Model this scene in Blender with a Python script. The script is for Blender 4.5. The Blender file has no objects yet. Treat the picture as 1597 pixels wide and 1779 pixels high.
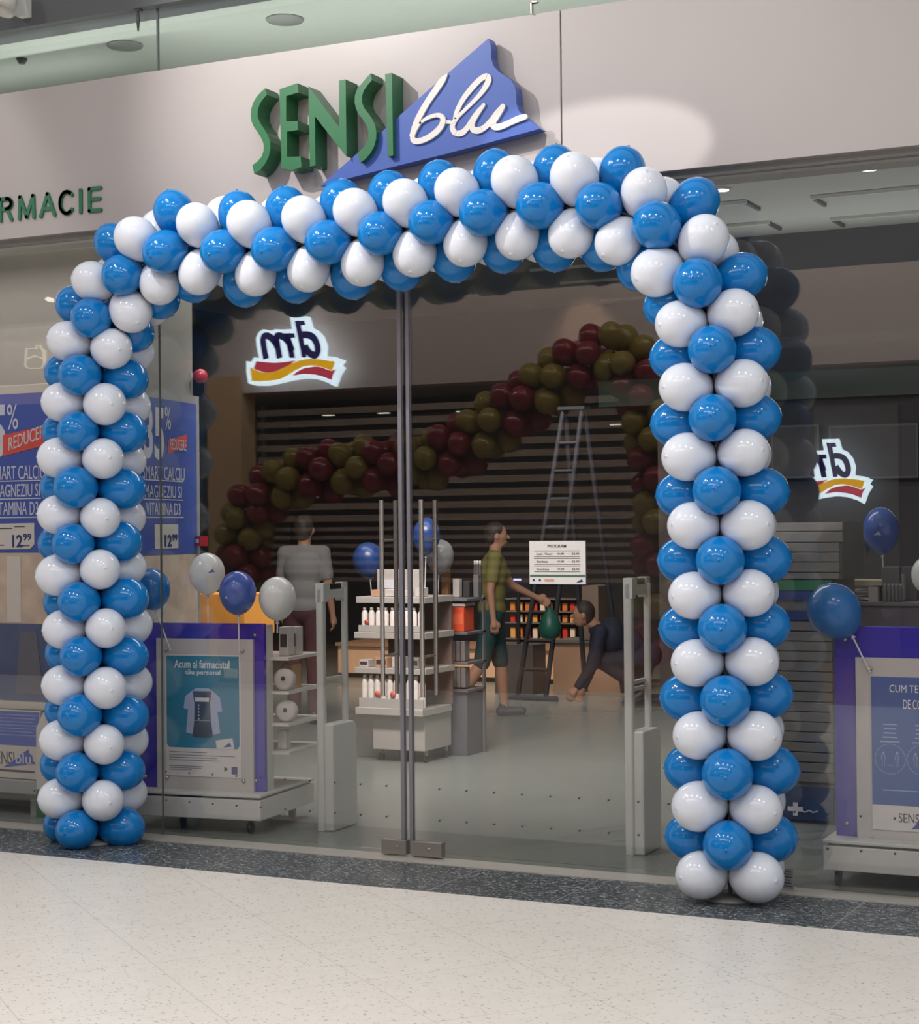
import bpy, bmesh, math, random
from math import sin, cos, radians, pi, sqrt, atan2
from mathutils import Vector, Matrix
random.seed(7)
SC = bpy.context.scene
COL = SC.collection

# ------------------------------------------------------------------ camera
F_PX, YAW, PITCH, ROLL = 3083.3, 0.461015, 0.008586, 0.009412
CAM = Vector((4.0697, -7.6203, 1.6)); CXP, CYP = 798.5, 889.5
_f0 = Vector((-sin(YAW), cos(YAW), 0)); _r0 = Vector((cos(YAW), sin(YAW), 0)); _u0 = Vector((0, 0, 1))
FW = _f0 * cos(PITCH) + _u0 * sin(PITCH); _u = _u0 * cos(PITCH) - _f0 * sin(PITCH)
RT = _r0 * cos(ROLL) - _u * sin(ROLL); UP = _u * cos(ROLL) + _r0 * sin(ROLL)
cd = bpy.data.cameras.new('camera'); cam = bpy.data.objects.new('camera', cd); COL.objects.link(cam)
cd.sensor_fit = 'HORIZONTAL'; cd.sensor_width = 36.0; cd.lens = 36.0 * F_PX / 1597.0
cd.clip_start = 0.05; cd.clip_end = 200
cam.matrix_world = Matrix(((RT.x, UP.x, -FW.x, CAM.x), (RT.y, UP.y, -FW.y, CAM.y), (RT.z, UP.z, -FW.z, CAM.z), (0, 0, 0, 1)))
SC.camera = cam
# ------------------------------------------------------------------ world, exposure
SC.view_settings.view_transform = 'Standard'; SC.view_settings.look = 'None'
SC.view_settings.gamma = 1.0; SC.view_settings.exposure = 0.0; SC.view_settings.use_curve_mapping = False
SC.cycles.max_bounces = 8; SC.cycles.transparent_max_bounces = 16; SC.cycles.glossy_bounces = 4
SC.cycles.diffuse_bounces = 3; SC.cycles.sample_clamp_indirect = 4.0; SC.cycles.caustics_reflective = False
W = bpy.data.worlds.new('skylight'); SC.world = W; W.use_nodes = True
W.node_tree.nodes['Background'].inputs[0].default_value = (0.93, 0.97, 1.0, 1)
W.node_tree.nodes['Background'].inputs[1].default_value = 0.78

def area(name, loc, target, sx, sy, power, col=(1, 1, 1), spread=180):
    l = bpy.data.lights.new(name, 'AREA'); l.shape = 'RECTANGLE'; l.size = sx; l.size_y = sy; l.energy = power; l.color = col
    l.spread = radians(spread)
    o = bpy.data.objects.new(name, l); COL.objects.link(o); o.location = loc
    o.rotation_euler = (Vector(target) - Vector(loc)).to_track_quat('-Z', 'Y').to_euler(); return o
def spot(name, loc, target, power, angle, blend=.3, r=.04, col=(1, .96, .9), scale=(1, 1, 1)):
    l = bpy.data.lights.new(name, 'SPOT'); l.energy = power; l.spot_size = radians(angle); l.spot_blend = blend
    l.shadow_soft_size = r; l.color = col
    o = bpy.data.objects.new(name, l); COL.objects.link(o); o.location = loc; o.scale = scale
    o.rotation_euler = (Vector(target) - Vector(loc)).to_track_quat('-Z', 'Y').to_euler(); return o
# mall: rows of ceiling downlights over the corridor
MALL_LAMPS = [(-1.2, -3.4, 5.6), (0.9, -3.4, 5.6), (3.0, -3.4, 5.6), (5.2, -3.4, 5.6), (-3.4, -3.4, 5.6), (-1.5, -7.0, 5.6), (5.6, -7.0, 5.6)]
for p in MALL_LAMPS:
    l = area('mall_lamp_light', p, (p[0], p[1], 0), .17, .17, 34, (1, .985, .96))
    l.data.shape = 'DISK'
area('mall_panel_light', (1.5, -6.5, 5.55), (1.5, -6.5, 0), 5.0, .9, 110, (1, .99, .97))
area('opposite_wash_light', (-3.5, -5.4, 5.3), (-3.5, -7.95, 3.4), 12.0, .3, 290, (1, .93, .87))
area('opposite_shop_light', (-5, -9.6, 3.0), (-5, -12.2, 1.2), 9.0, .5, 230, (1, .88, .76))
area('shop_front_light', (-1.5, 2.4, 4.3), (-1.5, 2.4, 0), 5.0, .5, 85, (1, .98, .94))
area('stand_fill_light', (-.9, 1.2, 3.2), (-1.1, 3.1, .8), 1.6, .3, 48, (1, .93, .88), 100)  # added light without a fixture to brighten the bottles on the stand
area('ceiling_fill_light', (-.4, .34, 3.30), (-.4, 1.9, 4.42), 5.6, .12, 110, (1, .99, .96))  # added unseen fill that brightens the ceiling behind the fascia
area('header_fill_light', (.6, 8.75, 3.32), (.6, 7.4, 4.42), 5.0, .15, 26, (1, .99, .96))  # added unseen uplight that brightens the deep ceiling on the right
area('left_fill_light', (-4.7, .9, 4.04), (-4.7, .95, 4.42), 4.6, .1, 9, (1, .99, .96))  # added unseen uplight that brightens the ceiling above the left wall
area('window_fill_light', (-3.2, .22, 3.1), (-3.2, .5, 1.0), 3.0, .1, 7, (1, .98, .94))  # added unseen light that brightens the displays behind the left window
area('shop_back_light', (-3.6, 6.6, 3.6), (-3.9, 8.9, .1), 3.5, .3, 62, (1, .85, .70), 90)  # unseen warm light brightening the block that stands in for the mirrored floor
spot('warm_fascia_light', (-2.31, -7.68, 3.96), (-2.31, -7.93, 2.9), 60, 80, .8, .04, (1, .74, .5))
spot('sign_light', (-1.75, -2.6, 5.5), (.2, 0, 3.5), 520, 62, .8, .03, (1, .97, .93))
spot('oval_light', (1.12, -2.6, 5.5), (1.02, -.03, 3.32), 400, 20, .22, .03, (1, .97, .92), (1.0, .33, 1))
spot('left_light', (-3.9, -2.6, 5.5), (-3.5, 0, 3.2), 150, 50, .35, .05, (1, .97, .95))

# ------------------------------------------------------------------ pixel geometry helpers (rays of the surveyed camera)
def ray(x, y): return FW + RT * ((x - CXP) / F_PX) - UP * ((y - CYP) / F_PX)
def at(x, y, ax, val):
    i = 'xyz'.index(ax); d = ray(x, y); return CAM + d * ((val - CAM[i]) / d[i])
def mir(x, y, Y):                      # point seen in the glass: lies the same distance in front of the glass
    p = at(x, y, 'y', Y); return Vector((p.x, -p.y, p.z))
def XZ(pts, Y): return [(at(x, y, 'y', Y).x, at(x, y, 'y', Y).z) for x, y in pts]
def crop(pts, ox, oy, s): return [(ox + x * s, oy + y * s) for x, y in pts]

# ------------------------------------------------------------------ materials
MATS = {}
def lin(c): return tuple(((v / 255) / 12.92 if v / 255 <= .04045 else ((v / 255 + .055) / 1.055) ** 2.4) for v in c)
def mat(name, rgb, rough=.5, metal=0., spec=.5, coat=0., noise=.04, scale=20., emit=None, estr=0., bump=0., trans=0., sub=0.):
    if name in MATS: return MATS[name]
    m = bpy.data.materials.new(name); m.use_nodes = True; nt = m.node_tree; b = nt.nodes['Principled BSDF']
    c = lin(rgb)
    b.inputs['Roughness'].default_value = rough; b.inputs['Metallic'].default_value = metal
    b.inputs['Specular IOR Level'].default_value = spec; b.inputs['Coat Weight'].default_value = coat
    tc = nt.nodes.new('ShaderNodeTexCoord'); nz = nt.nodes.new('ShaderNodeTexNoise'); nz.inputs['Scale'].default_value = scale
    nt.links.new(tc.outputs['Object'], nz.inputs['Vector'])
    mx = nt.nodes.new('ShaderNodeMix'); mx.data_type = 'RGBA'
    mx.inputs[6].default_value = tuple(v * (1 - noise) for v in c) + (1,)
    mx.inputs[7].default_value = tuple(min(1, v * (1 + noise)) for v in c) + (1,)
    nt.links.new(nz.outputs[0], mx.inputs[0]); nt.links.new(mx.outputs[2], b.inputs['Base Color'])
    if emit:
        b.inputs['Emission Color'].default_value = lin(emit) + (1,); b.inputs['Emission Strength'].default_value = estr
    if bump:
        bp = nt.nodes.new('ShaderNodeBump'); bp.inputs['Strength'].default_value = bump
        nt.links.new(nz.outputs[0], bp.inputs['Height']); nt.links.new(bp.outputs[0], b.inputs['Normal'])
    if sub: b.inputs['Subsurface Weight'].default_value = sub; b.inputs['Subsurface Radius'].default_value = (.03, .03, .03)
    MATS[name] = m; return m
def glass_mat(name, R0, tint, power=5.):
    m = bpy.data.materials.new(name); m.use_nodes = True; nt = m.node_tree; nt.nodes.clear()
    out = nt.nodes.new('ShaderNodeOutputMaterial'); mix = nt.nodes.new('ShaderNodeMixShader')
    tr = nt.nodes.new('ShaderNodeBsdfTransparent'); tr.inputs[0].default_value = tint + (1,)
    gl = nt.nodes.new('ShaderNodeBsdfGlossy'); gl.inputs['Roughness'].default_value = 0.0; gl.inputs[0].default_value = (.97, 1, 1, 1)
    lw = nt.nodes.new('ShaderNodeLayerWeight'); lw.inputs['Blend'].default_value = .5
    pw = nt.nodes.new('ShaderNodeMath'); pw.operation = 'POWER'; pw.inputs[1].default_value = power
    mr = nt.nodes.new('ShaderNodeMapRange'); mr.inputs['To Min'].default_value = R0; mr.inputs['To Max'].default_value = 1
    nt.links.new(lw.outputs['Facing'], pw.inputs[0]); nt.links.new(pw.outputs[0], mr.inputs[0])
    nt.links.new(mr.outputs[0], mix.inputs[0]); nt.links.new(tr.outputs[0], mix.inputs[1]); nt.links.new(gl.outputs[0], mix.inputs[2])
    nt.links.new(mix.outputs[0], out.inputs[0]); MATS[name] = m; return m
M_GLASS = glass_mat('shopfront_glass', .047, (.955, .95, .955))
M_GLASS2 = glass_mat('upper_glass', .03, (.93, .96, .94))
M_WHITEP = mat('white_plastic', (205, 203, 196), .35)
M_STEEL = mat('brushed_steel', (200, 190, 180), .28, 1.0, noise=.08, scale=60)
M_DARK = mat('black_plastic', (30, 31, 34), .4)
M_GREYP = mat('grey_metal', (140, 140, 136), .4)
M_PURPLE = mat('violet_gloss_panel', (62, 52, 168), .18, coat=.4)
M_BOARD = mat('pale_board', (196, 190, 184), .4)
M_CYAN = mat('teal_poster_print', (52, 132, 160), .5)
M_PAPER = mat('white_paper', (222, 216, 212), .6)
M_INK = mat('grey_ink', (70, 66, 70), .7)
M_WHITEINK = mat('white_ink', (235, 235, 235), .6)
M_BLUEINK = mat('blue_poster_print', (62, 82, 160), .5)
M_NAVY = mat('navy_ink', (40, 50, 110), .6)
M_REDINK = mat('red_poster_print', (205, 75, 60), .5)
M_GREEN = mat('green_ink', (40, 120, 80), .6)

# ------------------------------------------------------------------ mesh builder
class MB:
    def __init__(s): s.v = []; s.f = []; s.m = []; s.s = []
    def add(s, vs, fs, mi=0, smooth=False):
        n = len(s.v); s.v += [Vector(p) for p in vs]
        for f in fs: s.f.append([n + i for i in f]); s.m.append(mi); s.s.append(smooth)
        return s
    def box(s, a, b, mi=0, M=None):
        x0, y0, z0 = a; x1, y1, z1 = b
        vs = [Vector(p) for p in ((x0, y0, z0), (x1, y0, z0), (x1, y1, z0), (x0, y1, z0), (x0, y0, z1), (x1, y0, z1), (x1, y1, z1), (x0, y1, z1))]
        if M: vs = [M @ p for p in vs]
        return s.add(vs, [(0, 3, 2, 1), (4, 5, 6, 7), (0, 1, 5, 4), (1, 2, 6, 5), (2, 3, 7, 6), (3, 0, 4, 7)], mi)
    def rbox(s, a, b, r=.01, mi=0, n=3):    # box with rounded vertical (z) edges
        x0, y0, z0 = a; x1, y1, z1 = b; pts = []
        for cx, cy, a0 in ((x1 - r, y1 - r, 0), (x0 + r, y1 - r, 90), (x0 + r, y0 + r, 180), (x1 - r, y0 + r, 270)):
            for i in range(n + 1):
                t = radians(a0 + 90 * i / n); pts.append((cx + r * cos(t), cy + r * sin(t)))
        k = len(pts)
        vs = [(x, y, z0) for x, y in pts] + [(x, y, z1) for x, y in pts]
        return s.add(vs, [list(range(k))[::-1], list(range(k, 2 * k))] + [(i, (i + 1) % k, k + (i + 1) % k, k + i) for i in range(k)], mi)
    def prism(s, pts, y0, y1, mi=0):        # polygon in x,z pushed along y
        k = len(pts)
        vs = [(x, y0, z) for x, z in pts] + [(x, y1, z) for x, z in pts]
        return s.add(vs, [list(range(k)), list(range(k, 2 * k))[::-1]] + [(i, (i + 1) % k, k + (i + 1) % k, k + i) for i in range(k)], mi)
    def tube(s, pts, rad, n=10, mi=0, cap=True):
        pts = [Vector(p) for p in pts]; rings = []
        rads = rad if isinstance(rad, (list, tuple)) else [rad] * len(pts)
        prev = None
        for i, p in enumerate(pts):
            t = (pts[min(i + 1, len(pts) - 1)] - pts[max(i - 1, 0)]).normalized()
            a = prev if prev and abs(prev.dot(t)) < .95 else (Vector((0, 0, 1)) if abs(t.z) < .9 else Vector((1, 0, 0)))
            a = (a - t * a.dot(t)).normalized(); b = t.cross(a); prev = a
            rings.append([p + (a * cos(2 * pi * j / n) + b * sin(2 * pi * j / n)) * rads[i] for j in range(n)])
        vs = [q for r in rings for q in r]; fs = []
        for i in range(len(pts) - 1):
            for j in range(n): fs.append((i * n + j, i * n + (j + 1) % n, (i + 1) * n + (j + 1) % n, (i + 1) * n + j))
        s.add(vs, fs, mi, True)
        if cap:
            s.add(rings[0], [list(range(n))[::-1]], mi); s.add(rings[-1], [list(range(n))], mi)
        return s
    def lathe(s, prof, axis=Vector((0, 0, 1)), org=Vector((0, 0, 0)), n=24, mi=0):
        axis = Vector(axis).normalized(); org = Vector(org)
        a = Vector((1, 0, 0)) if abs(axis.x) < .8 else Vector((0, 1, 0)); a = (a - axis * a.dot(axis)).normalized(); b = axis.cross(a)
        vs = []; fs = []
        for r, h in prof:
            for j in range(n): vs.append(org + axis * h + (a * cos(2 * pi * j / n) + b * sin(2 * pi * j / n)) * r)
        for i in range(len(prof) - 1):
            for j in range(n): fs.append((i * n + j, i * n + (j + 1) % n, (i + 1) * n + (j + 1) % n, (i + 1) * n + j))
        fs.append(list(range(n))[::-1]); fs.append([(len(prof) - 1) * n + j for j in range(n)])
        return s.add(vs, fs, mi, True)
    def ell(s, c, r, M=None, n=20, m=12, mi=0):
        c = Vector(c); vs = []; fs = []
        for i in range(m + 1):
            t = pi * i / m
            for j in range(n):
                p = Vector((r[0] * sin(t) * cos(2 * pi * j / n), r[1] * sin(t) * sin(2 * pi * j / n), r[2] * cos(t)))
                vs.append(c + (M @ p if M else p))
        for i in range(m):
            for j in range(n): fs.append((i * n + j, (i + 1) * n + j, (i + 1) * n + (j + 1) % n, i * n + (j + 1) % n))
        return s.add(vs, fs, mi, True)
    def ribbon(s, pts, w, y0, y1, mi=0, caps=True):   # flat stroke of varying width in x,z
        P = [Vector((p[0], p[1])) for p in pts]; ws = w if isinstance(w, (list, tuple)) else [w] * len(P)
        L = []; R = []
        for i, p in enumerate(P):
            t = (P[min(i + 1, len(P) - 1)] - P[max(i - 1, 0)]).normalized(); nrm = Vector((-t.y, t.x)) * ws[i] / 2
            L.append(p + nrm); R.append(p - nrm)
        s.eps = getattr(s, 'eps', 0)
        for i in range(len(P) - 1):
            s.eps += 1; e = .00012 * (s.eps % 12); s.prism([tuple(L[i]), tuple(L[i + 1]), tuple(R[i + 1]), tuple(R[i])], y0 - e, y1, mi)
        if caps:
            for p, ww in ((P[0], ws[0]), (P[-1], ws[-1])):
                s.prism([(p.x + ww / 2 * cos(2 * pi * k / 14), p.y + ww / 2 * sin(2 * pi * k / 14)) for k in range(14)], y0 - .0016, y1, mi)
        return s
    def text(s, body, fn, mi=0, thick=.0015, bold=0.0):   # fn maps u(0..1), v(0..1), depth -> point
        c = bpy.data.curves.new('t', 'FONT'); c.body = body; c.extrude = .5; c.resolution_u = 3; c.offset = bold
        o = bpy.data.objects.new('t', c); COL.objects.link(o)
        dg = bpy.context.evaluated_depsgraph_get(); me = bpy.data.meshes.new_from_object(o.evaluated_get(dg))
        xs = [v.co.x for v in me.vertices]; ys = [v.co.y for v in me.vertices]
        x0, x1, y0, y1 = min(xs), max(xs), min(ys), max(ys)
        vs = [fn((v.co.x - x0) / (x1 - x0), (v.co.y - y0) / (y1 - y0), -thick if v.co.z > 0 else 0.) for v in me.vertices]
        s.add(vs, [list(p.vertices) for p in me.polygons], mi)
        bpy.data.objects.remove(o); bpy.data.curves.remove(c); bpy.data.meshes.remove(me); return s
    def build(s, name, mats, parent=None, org=(0, 0, 0), recalc=True, bevel=0., autos=False):
        org = Vector(org); me = bpy.data.meshes.new(name)
        me.from_pydata([tuple(p - org) for p in s.v], [], s.f)
        if not isinstance(mats, (list, tuple)): mats = [mats]
        for m in mats: me.materials.append(m)
        for i, p in enumerate(me.polygons): p.material_index = s.m[i]; p.use_smooth = s.s[i]
        if recalc:
            bm = bmesh.new(); bm.from_mesh(me); bmesh.ops.recalc_face_normals(bm, faces=bm.faces); bm.to_mesh(me); bm.free()
        o = bpy.data.objects.new(name, me); COL.objects.link(o)
        if parent is not None: o.parent = parent
        else: o.location = org
        if bevel:
            b = o.modifiers.new('bevel', 'BEVEL'); b.width = bevel; b.segments = 2; b.limit_method = 'ANGLE'
        return o
def tag(o, label=None, cat=None, group=None, kind=None):
    if label: o['label'] = label
    if cat: o['category'] = cat
    if group: o['group'] = group
    if kind: o['kind'] = kind
    return o
def thing(name, label, cat, loc=(0, 0, 0), rz=0, group=None, kind=None):
    o = bpy.data.objects.new(name, None); COL.objects.link(o); o.empty_display_size = .1
    o.location = loc; o.rotation_euler = (0, 0, rz); return tag(o, label, cat, group, kind)
def copy_tree(o, parent=None):
    c = o.copy(); COL.objects.link(c)
    if parent is not None: c.parent = parent
    for ch in list(o.children): copy_tree(ch, c)
    return c
def wallmap(px_l, px_r, z0, z1, Y):      # text box on a plane parallel to the front: x from px
    return lambda u, v, d: Vector((px_l + (px_r - px_l) * u, Y + d, z0 + (z1 - z0) * v))
def quadmap(tl, tr, bl, Y):              # box given by three pixels on the plane y=Y
    A = at(*bl, 'y', Y); B = at(*tr, 'y', Y); T = at(*tl, 'y', Y)
    return lambda u, v, d: Vector((A.x + (B.x - A.x) * u, Y + d, A.z + (T.z - A.z) * v))

# ================================================================== THE SETTING
# mall floor: pale flecked tiles laid at an angle
def floor_mat():
    m = bpy.data.materials.new('pale_flecked_tile'); m.use_nodes = True; nt = m.node_tree; b = nt.nodes['Principled BSDF']; N = nt.nodes.new; L = nt.links.new
    tc = N('ShaderNodeTexCoord'); mp = N('ShaderNodeMapping'); mp.inputs['Rotation'].default_value = (0, 0, radians(38)); L(tc.outputs['Object'], mp.inputs[0])
    # flecks
    mp2 = N('ShaderNodeMapping'); mp2.inputs['Scale'].default_value = (1, 1.7, 1); mp2.inputs['Rotation'].default_value = (0, 0, radians(-20)); L(tc.outputs['Object'], mp2.inputs[0])
    vo = N('ShaderNodeTexVoronoi'); vo.inputs['Scale'].default_value = 55; L(mp2.outputs[0], vo.inputs['Vector'])
    nz = N('ShaderNodeTexNoise'); nz.inputs['Scale'].default_value = 32; nz.inputs['Detail'].default_value = 5; L(mp2.outputs[0], nz.inputs[0])
    r1 = N('ShaderNodeValToRGB'); r1.color_ramp.elements[0].position = .53; r1.color_ramp.elements[0].color = (0, 0, 0, 1); r1.color_ramp.elements[1].position = .58; r1.color_ramp.elements[1].color = (1, 1, 1, 1)
    L(nz.outputs[0], r1.inputs[0])
    r2 = N('ShaderNodeValToRGB'); r2.color_ramp.elements[0].position = .16; r2.color_ramp.elements[0].color = (1, 1, 1, 1); r2.color_ramp.elements[1].position = .42; r2.color_ramp.elements[1].color = (0, 0, 0, 1)
    L(vo.outputs['Distance'], r2.inputs[0])
    mu = N('ShaderNodeMath'); mu.operation = 'MULTIPLY'; L(r1.outputs[0], mu.inputs[0]); L(r2.outputs[0], mu.inputs[1])
    mu2 = N('ShaderNodeMath'); mu2.operation = 'MULTIPLY'; mu2.inputs[1].default_value = .74; L(mu.outputs[0], mu2.inputs[0])
    cl = N('ShaderNodeTexNoise'); cl.inputs['Scale'].default_value = 9; L(tc.outputs['Object'], cl.inputs[0])
    base = N('ShaderNodeMix'); base.data_type = 'RGBA'; base.inputs[6].default_value = lin((228, 220, 210)) + (1,); base.inputs[7].default_value = lin((238, 231, 222)) + (1,); L(cl.outputs[0], base.inputs[0])
    fl = N('ShaderNodeMix'); fl.data_type = 'RGBA'; fl.inputs[7].default_value = lin((104, 98, 92)) + (1,); L(mu2.outputs[0], fl.inputs[0]); L(base.outputs[2], fl.inputs[6])
    # joints
    sp = N('ShaderNodeSeparateXYZ'); L(mp.outputs[0], sp.inputs[0]); acc = None
    for ax, off in ((0, .335), (1, .501)):
        a = N('ShaderNodeMath'); a.operation = 'ADD'; a.inputs[1].default_value = 60 + off; L(sp.outputs[ax], a.inputs[0])
        md = N('ShaderNodeMath'); md.operation = 'MODULO'; md.inputs[1].default_value = .6; L(a.outputs[0], md.inputs[0])
        lt = N('ShaderNodeMath'); lt.operation = 'LESS_THAN'; lt.inputs[1].default_value = .0035; L(md.outputs[0], lt.inputs[0])
        if acc is None: acc = lt
        else:
            mxx = N('ShaderNodeMath'); mxx.operation = 'MAXIMUM'; L(acc.outputs[0], mxx.inputs[0]); L(lt.outputs[0], mxx.inputs[1]); acc = mxx
    sc = N('ShaderNodeMath'); sc.operation = 'MULTIPLY'; sc.inputs[1].default_value = .35; L(acc.outputs[0], sc.inputs[0])
    jn = N('ShaderNodeMix'); jn.data_type = 'RGBA'; jn.inputs[7].default_value = lin((130, 124, 116)) + (1,); L(sc.outputs[0], jn.inputs[0]); L(fl.outputs[2], jn.inputs[6])
    L(jn.outputs[2], b.inputs['Base Color']); b.inputs['Roughness'].default_value = .32; b.inputs['Specular IOR Level'].default_value = .35
    return m
def strip_mat():
    m = bpy.data.materials.new('dark_granite_strip'); m.use_nodes = True; nt = m.node_tree; b = nt.nodes['Principled BSDF']; N = nt.nodes.new; L = nt.links.new
    tc = N('ShaderNodeTexCoord'); mp = N('ShaderNodeMapping'); mp.inputs['Scale'].default_value = (1, 1.6, 1); mp.inputs['Rotation'].default_value = (0, 0, .5); L(tc.outputs['Object'], mp.inputs[0])
    vo = N('ShaderNodeTexNoise'); vo.inputs['Scale'].default_value = 48; vo.inputs['Detail'].default_value = 4; vo.inputs['Distortion'].default_value = 1.2; L(mp.outputs[0], vo.inputs[0])
    r = N('ShaderNodeValToRGB'); e = r.color_ramp.elements; e[0].position = .40; e[0].color = lin((58, 64, 68)) + (1,); e[1].position = .66; e[1].color = lin((190, 192, 190)) + (1,)
    e2 = r.color_ramp.elements.new(.56); e2.color = lin((84, 90, 94)) + (1,)
    L(vo.outputs[0], r.inputs[0]); sp = N('ShaderNodeSeparateXYZ'); L(tc.outputs['Object'], sp.inputs[0])
    a = N('ShaderNodeMath'); a.operation = 'ADD'; a.inputs[1].default_value = 60.16; L(sp.outputs[0], a.inputs[0])
    md = N('ShaderNodeMath'); md.operation = 'MODULO'; md.inputs[1].default_value = .6; L(a.outputs[0], md.inputs[0])
    lt = N('ShaderNodeMath'); lt.operation = 'LESS_THAN'; lt.inputs[1].default_value = .006; L(md.outputs[0], lt.inputs[0])
    mx = N('ShaderNodeMix'); mx.data_type = 'RGBA'; mx.inputs[7].default_value = lin((150, 150, 146)) + (1,); L(lt.outputs[0], mx.inputs[0]); L(r.outputs[0], mx.inputs[6])
    L(mx.outputs[2], b.inputs['Base Color']); b.inputs['Roughness'].default_value = .3; return m
tag(MB().box((-20, -7.9, -.1), (9, -.69, 0)).build('floor', floor_mat()), 'pale flecked mall floor tiles laid diagonally', kind='structure')
tag(MB().box((-20, -15.5, -.1), (9, -7.9, 0)).build('floor_opposite', mat('opposite_floor', (150, 118, 96), .5)), kind='structure')
tag(MB().box((-20, -.69, -.1), (9, -.13, 0)).build('trim_1', strip_mat()), 'dark speckled stone border along the shopfront', kind='structure')
M_THR = mat('threshold_metal', (176, 170, 162), .35)
tag(MB().box((-20, -.13, -.1), (9, .03, .004)).build('trim_2', M_THR), 'pale metal threshold strip under the glass', kind='structure')
M_SFLOOR = mat('grey_shop_vinyl', (126, 130, 124), .25, noise=.05, scale=3)
tag(MB().box((-9, .03, -.1), (7, 13.6, 0)).build('floor_shop', M_SFLOOR), 'smooth grey floor inside the pharmacy', kind='structure')
M_CEIL = mat('grey_green_ceiling', (176, 182, 176), .6)
tag(MB().box((-9, .16, 4.42), (7, 13.6, 4.6)).build('ceiling', M_CEIL), 'grey green ceiling inside the pharmacy', kind='structure')
M_SHADE = mat('dark_back_wall', (72, 70, 74), .6)
tag(MB().box((-9, 13.4, 0), (7, 13.6, 4.42)).build('wall_back', M_SHADE), kind='structure')
tag(MB().box((-9.2, .16, 0), (-9, 13.6, 4.42)).build('wall_left', mat('side_wall_grey', (96, 94, 92), .6)), kind='structure')
tag(MB().box((7, .16, 0), (7.2, 13.6, 4.42)).build('wall_right', mat('side_wall_grey', (96, 94, 92), .6)), kind='structure')
# angled wall carrying the second lightbox
def polywall(pts, z0, z1):
    k = len(pts); vs = [(x, y, z0) for x, y in pts] + [(x, y, z1) for x, y in pts]
    return MB().add(vs, [list(range(k))[::-1], list(range(k, 2 * k))] + [(i, (i + 1) % k, k + (i + 1) % k, k + i) for i in range(k)])
tag(polywall([(-9, .52), (-2.02, .52), (-2.04, .60), (-2.19, 1.34), (-2.35, 1.36), (-9, 1.36)], 0, 4.0).build('wall_front', mat('warm_grey_wall', (150, 147, 139), .6)), 'pale grey wall behind the left window', kind='structure')
# soffit above the glass
M_SOFF = mat('dark_soffit', (82, 84, 88), .5)
tag(MB().box((-20, -.06, 4.335), (9, .16, 6.2)).build('wall_front_upper', M_SOFF), 'dark grey wall above the shopfront', kind='structure')
# fascia: two panels with a joint
M_FASC = mat('fascia_white_gloss', (170, 162, 161), .30, noise=.01, scale=2)
sx = at(975, 150, 'y', -.03).x
fa = MB(); fa.box((-8, -.03, 3.2), (sx - .003, .05, 4.0)); fa.box((sx + .003, -.03, 3.2), (7, .05, 4.0))
tag(fa.build('trim_3', M_FASC, bevel=.002), 'white fascia panel carrying the sign', kind='structure')
tag(MB().box((-8, .02, 3.17), (7, .06, 3.2)).build('trim_4', M_GREYP), 'thin metal rail under the fascia', kind='structure')
# panes
def pane(name, x0, x1, z0, z1, label, m=None):
    return tag(MB().box((x0, -.006, z0), (x1, .006, z1)).build(name, m or M_GLASS, None, ((x0 + x1) / 2, 0, z0)), label, kind='structure')
XL = -1.455; XR = 1.50
w1 = pane('window_1', -5.2, XL - .004, .012, 3.17, 'fixed glass pane left of the doors')
d1 = pane('door_1', XL + .004, -.008, .03, 3.165, 'left glass door leaf')
d2 = pane('door_2', .012, XR - .004, .03, 3.165, 'right glass door leaf')
w2 = pane('window_2', XR + .004, 5.2, .012, 3.17, 'fixed glass pane right of the doors')
pane('window_3', -5.2, XL - .003, 4.0, 4.335, 'upper glass pane left', M_GLASS2)
pane('window_4', XL + .003, 1.497, 4.0, 4.335, 'upper glass pane middle', M_GLASS2)
pane('window_5', 1.503, 5.2, 4.0, 4.335, 'upper glass pane right', M_GLASS2)
M_EDGE = mat('grey_pane_edge', (92, 98, 96), .3)
M_SEAL = mat('clear_plastic_seal', (118, 116, 124), .2)
for dd, xa, xb in ((w1, XL - .0075, XL - .004), (w2, XR + .004, XR + .0075)):
    MB().box((xa, -.007, .012), (xb, .007, 3.17)).build('glass_edge', M_EDGE, dd, dd.location)
MB().box((XL - .005, -.007, 4.0), (XL + .005, .007, 4.335)).build('trim_5', M_EDGE)['kind'] = 'structure'
for dd, xa, xb in ((d1, -.042, -.022), (d2, .004, .022)):
    MB().box((xa, -.012, .03), (xb, .012, 3.165)).build('edge_seal', M_SEAL, dd, dd.location)
# safety dots on the doors and the windows
for dd, x0, x1 in ((w1, -2.35, XL - .08), (d1, XL + .06, -.06), (d2, .1, XR - .06), (w2, XR + .08, 2.8)):
    mb = MB(); k0 = math.ceil((x0 - .02) / .1455)
    for k in range(k0, int((x1 - .02) / .1455) + 1):
        for z in (.34, .19):
            mb.lathe([(.0055, -.0085), (.0055, -.0065)], Vector((0, 1, 0)), Vector((.02 + k * .1455, 0, z)), 10)
    mb.build('safety_dots', mat('dot_dark', (84, 84, 84), .5), dd, dd.location)
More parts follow.
